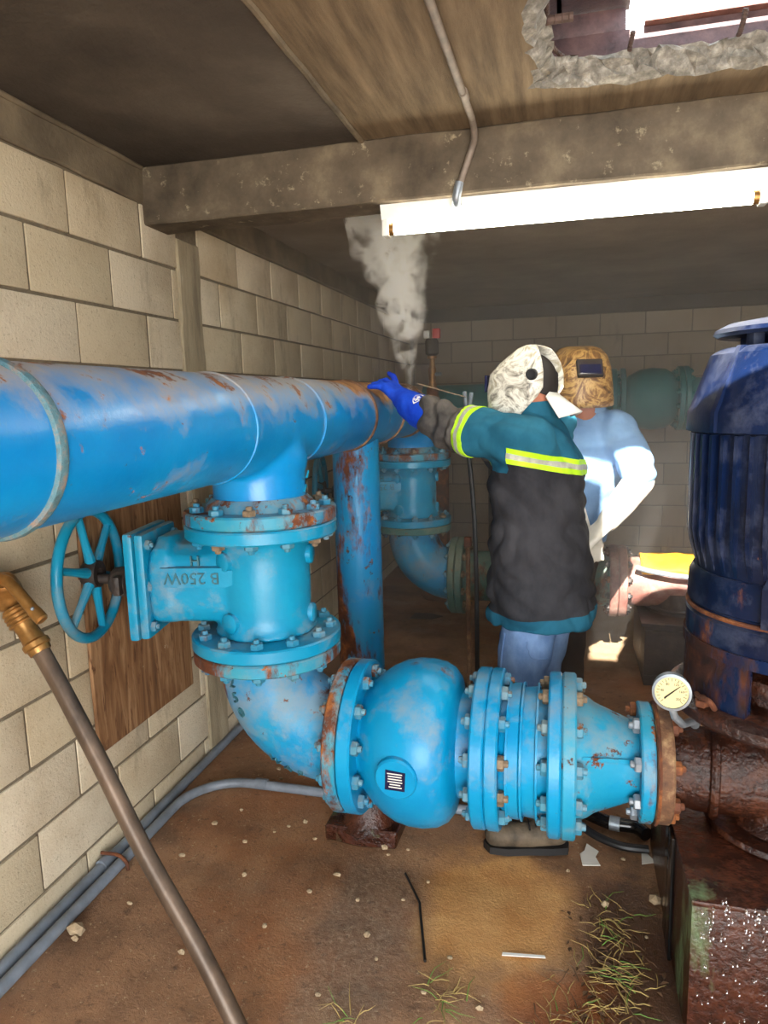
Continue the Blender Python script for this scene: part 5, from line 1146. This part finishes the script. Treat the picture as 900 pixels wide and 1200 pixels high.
bd2 = join(loft([((0.015, 3.42, 0.86), .09, .12), ((0.075, 3.36, 1.15), .09, .13), ((0.10, 3.33, 1.34), .09, .16), ((0.095, 3.32, 1.42), .06, .10)], f2, l2v), limb([NK2 - UP * 0.06, HC2 - UP * 0.06], [0.06, 0.055]),
           MB().ball(HC2, (0.085, 0.085, 0.115), 24, 16), MB().ball(HC2 + hf * 0.03 - UP * 0.07, (0.055, 0.055, 0.05), 16, 10), MB().ball(HC2 + hf * 0.095 - UP * 0.015, (0.018, 0.018, 0.026), 10, 8),
           MB().ball(HC2 + hl * 0.084 - UP * 0.01, (0.018, 0.02, 0.034), 12, 8), MB().ball(HC2 - hl * 0.084 - UP * 0.01, (0.018, 0.02, 0.034), 12, 8),
           limb([SL2 + V((-0.03, 0.02, -0.03)), EL2, WL2, KL2], [.036, .034, .02, .012]), limb([SR2, ER2, WR2, KR2], [.04, .036, .02, .012]), limb([HL2, NL2, AL2], [.075, .055, .04]), limb([HR2, NR2, AR2], [.075, .055, .04]))
part('body', remesh(bd2, 0.012, 4), M['skin'], w2, smooth=60)
for e, x in ((1, 0.032), (-1, -0.032)): part('eye', MB().ball(HC2 + hf * 0.082 + hl * x + UP * 0.012, 0.010, 10, 8), M['paper'], w2)
part('trousers', folds(remesh(join(limb([HL2, NL2, AL2], [.09, .072, .066]), limb([HR2, NR2, AR2], [.09, .072, .066]), loft([((0.01, 3.43, 0.78), .11, .15), ((0.02, 3.42, 0.95), .11, .15)], f2, l2v)), 0.014, 5), 0.012, 8, UP, 5.0, 0.6), M['trouser_dark'], w2, smooth=60)
sh2 = folds(remesh(join(loft([((0.025, 3.42, 0.86), .125, .165), ((0.045, 3.40, 1.0), .125, .168), ((0.085, 3.36, 1.18), .135, .182), ((0.10, 3.33, 1.33), .130, .205), ((0.095, 3.32, 1.42), .100, .17), ((0.09, 3.31, 1.47), .072, .08), ((0.088, 3.305, 1.50), .066, .07)], f2, l2v),
            limb([SL2 + V((-0.03, 0.02, -0.01)), SL2 * 0.5 + EL2 * 0.5, EL2 + V((-0.01, -0.01, 0.02))], [.085, .078, .074]), limb([SR2, SR2 * 0.5 + ER2 * 0.5, ER2], [.085, .078, .072])), 0.013, 6), 0.020, 8, UP, 8.0, 0.5)
so2 = part('shirt', sh2, M['shirt'], w2, smooth=60)
part('collar', MB().lathe([(0.068, 0.0), (0.077, 0.0), (0.072, 0.035), (0.064, 0.035)], (0.088, 3.305, 1.475), (-0.05, -0.1, 1), 28, 0, True), M['shirt'], so2, smooth=60)
for (E_, W_, K_, sg) in ((EL2, WL2, KL2, 1), (ER2, WR2, KR2, -1)):
    d_ = (K_ - W_).normalized(); s_ = d_.cross(UP).normalized()
    tp = [(K_ + s_ * (-0.033 + 0.022 * i) + d_ * 0.040 - UP * 0.006, K_ + s_ * (-0.033 + 0.022 * i) + d_ * 0.066 - UP * 0.032) for i in range(4)]
    part('glove', remesh(join(hand(W_, K_, s_, tp, [W_ * 0.5 + K_ * 0.5 + s_ * 0.035 * sg, K_ + s_ * 0.055 * sg, K_ + s_ * 0.048 * sg + d_ * 0.035], 0.0125), limb([E_ + (W_ - E_) * 0.04, E_ * 0.4 + W_ * 0.6, W_], [0.064, 0.056, 0.044])), 0.008, 3), M['glove_white'], w2, smooth=60)
boot(w2, (0.02, 3.46, 0), (0.06, 3.20, 0), AL2 + UP * 0.02); boot(w2, (-0.10, 3.52, 0), (-0.10, 3.26, 0), AR2 + UP * 0.02)
part('cap', bisect(remesh(MB().ball(HC2 + UP * 0.008, (0.098, 0.098, 0.122), 26, 16), 0.009, 2), [(HC2, (UP * 0.75 - hf * 0.66).normalized())]), M['cap_white'], w2, smooth=60)
part('ear_flap', MB().ball(HC2 - hl * 0.085 - UP * 0.015 + hf * 0.01, (0.045, 0.045, 0.058), 16, 10), M['cap_white'], w2)
rows2 = [(.135, -.06, .03, .055), (.125, -.075, .055, .085), (.10, -.085, .09, .108), (.06, -.085, .125, .120), (.01, -.075, .150, .126), (-.04, -.045, .162, .128), (-.075, -.01, .165, .128), (-.095, .02, .162, .126)]
mk2, mf2, mu2 = hood(HC2 + UP * 0.01, hf, hl, rows2, 'mask_brown', w2, 'welding_mask', math.radians(10))
lens_c = HC2 + UP * 0.01 + mf2 * 0.125 + mu2 * 0.062
ln_ = (mf2 * 0.78 + mu2 * 0.62).normalized(); lv = (mu2 - ln_ * mu2.dot(ln_)).normalized()
part('lens', MB().box(lens_c + ln_ * 0.004, (0.020, 0.105, 0.078), Matrix((ln_, hl, lv)).transposed(), 0.003), M['trouser_dark'], mk2)
part('lens_glass', MB().box(lens_c + ln_ * 0.0135 - lv * 0.010, (0.003, 0.088, 0.045), Matrix((ln_, hl, lv)).transposed(), 0.001), M['glass_dark'], mk2)
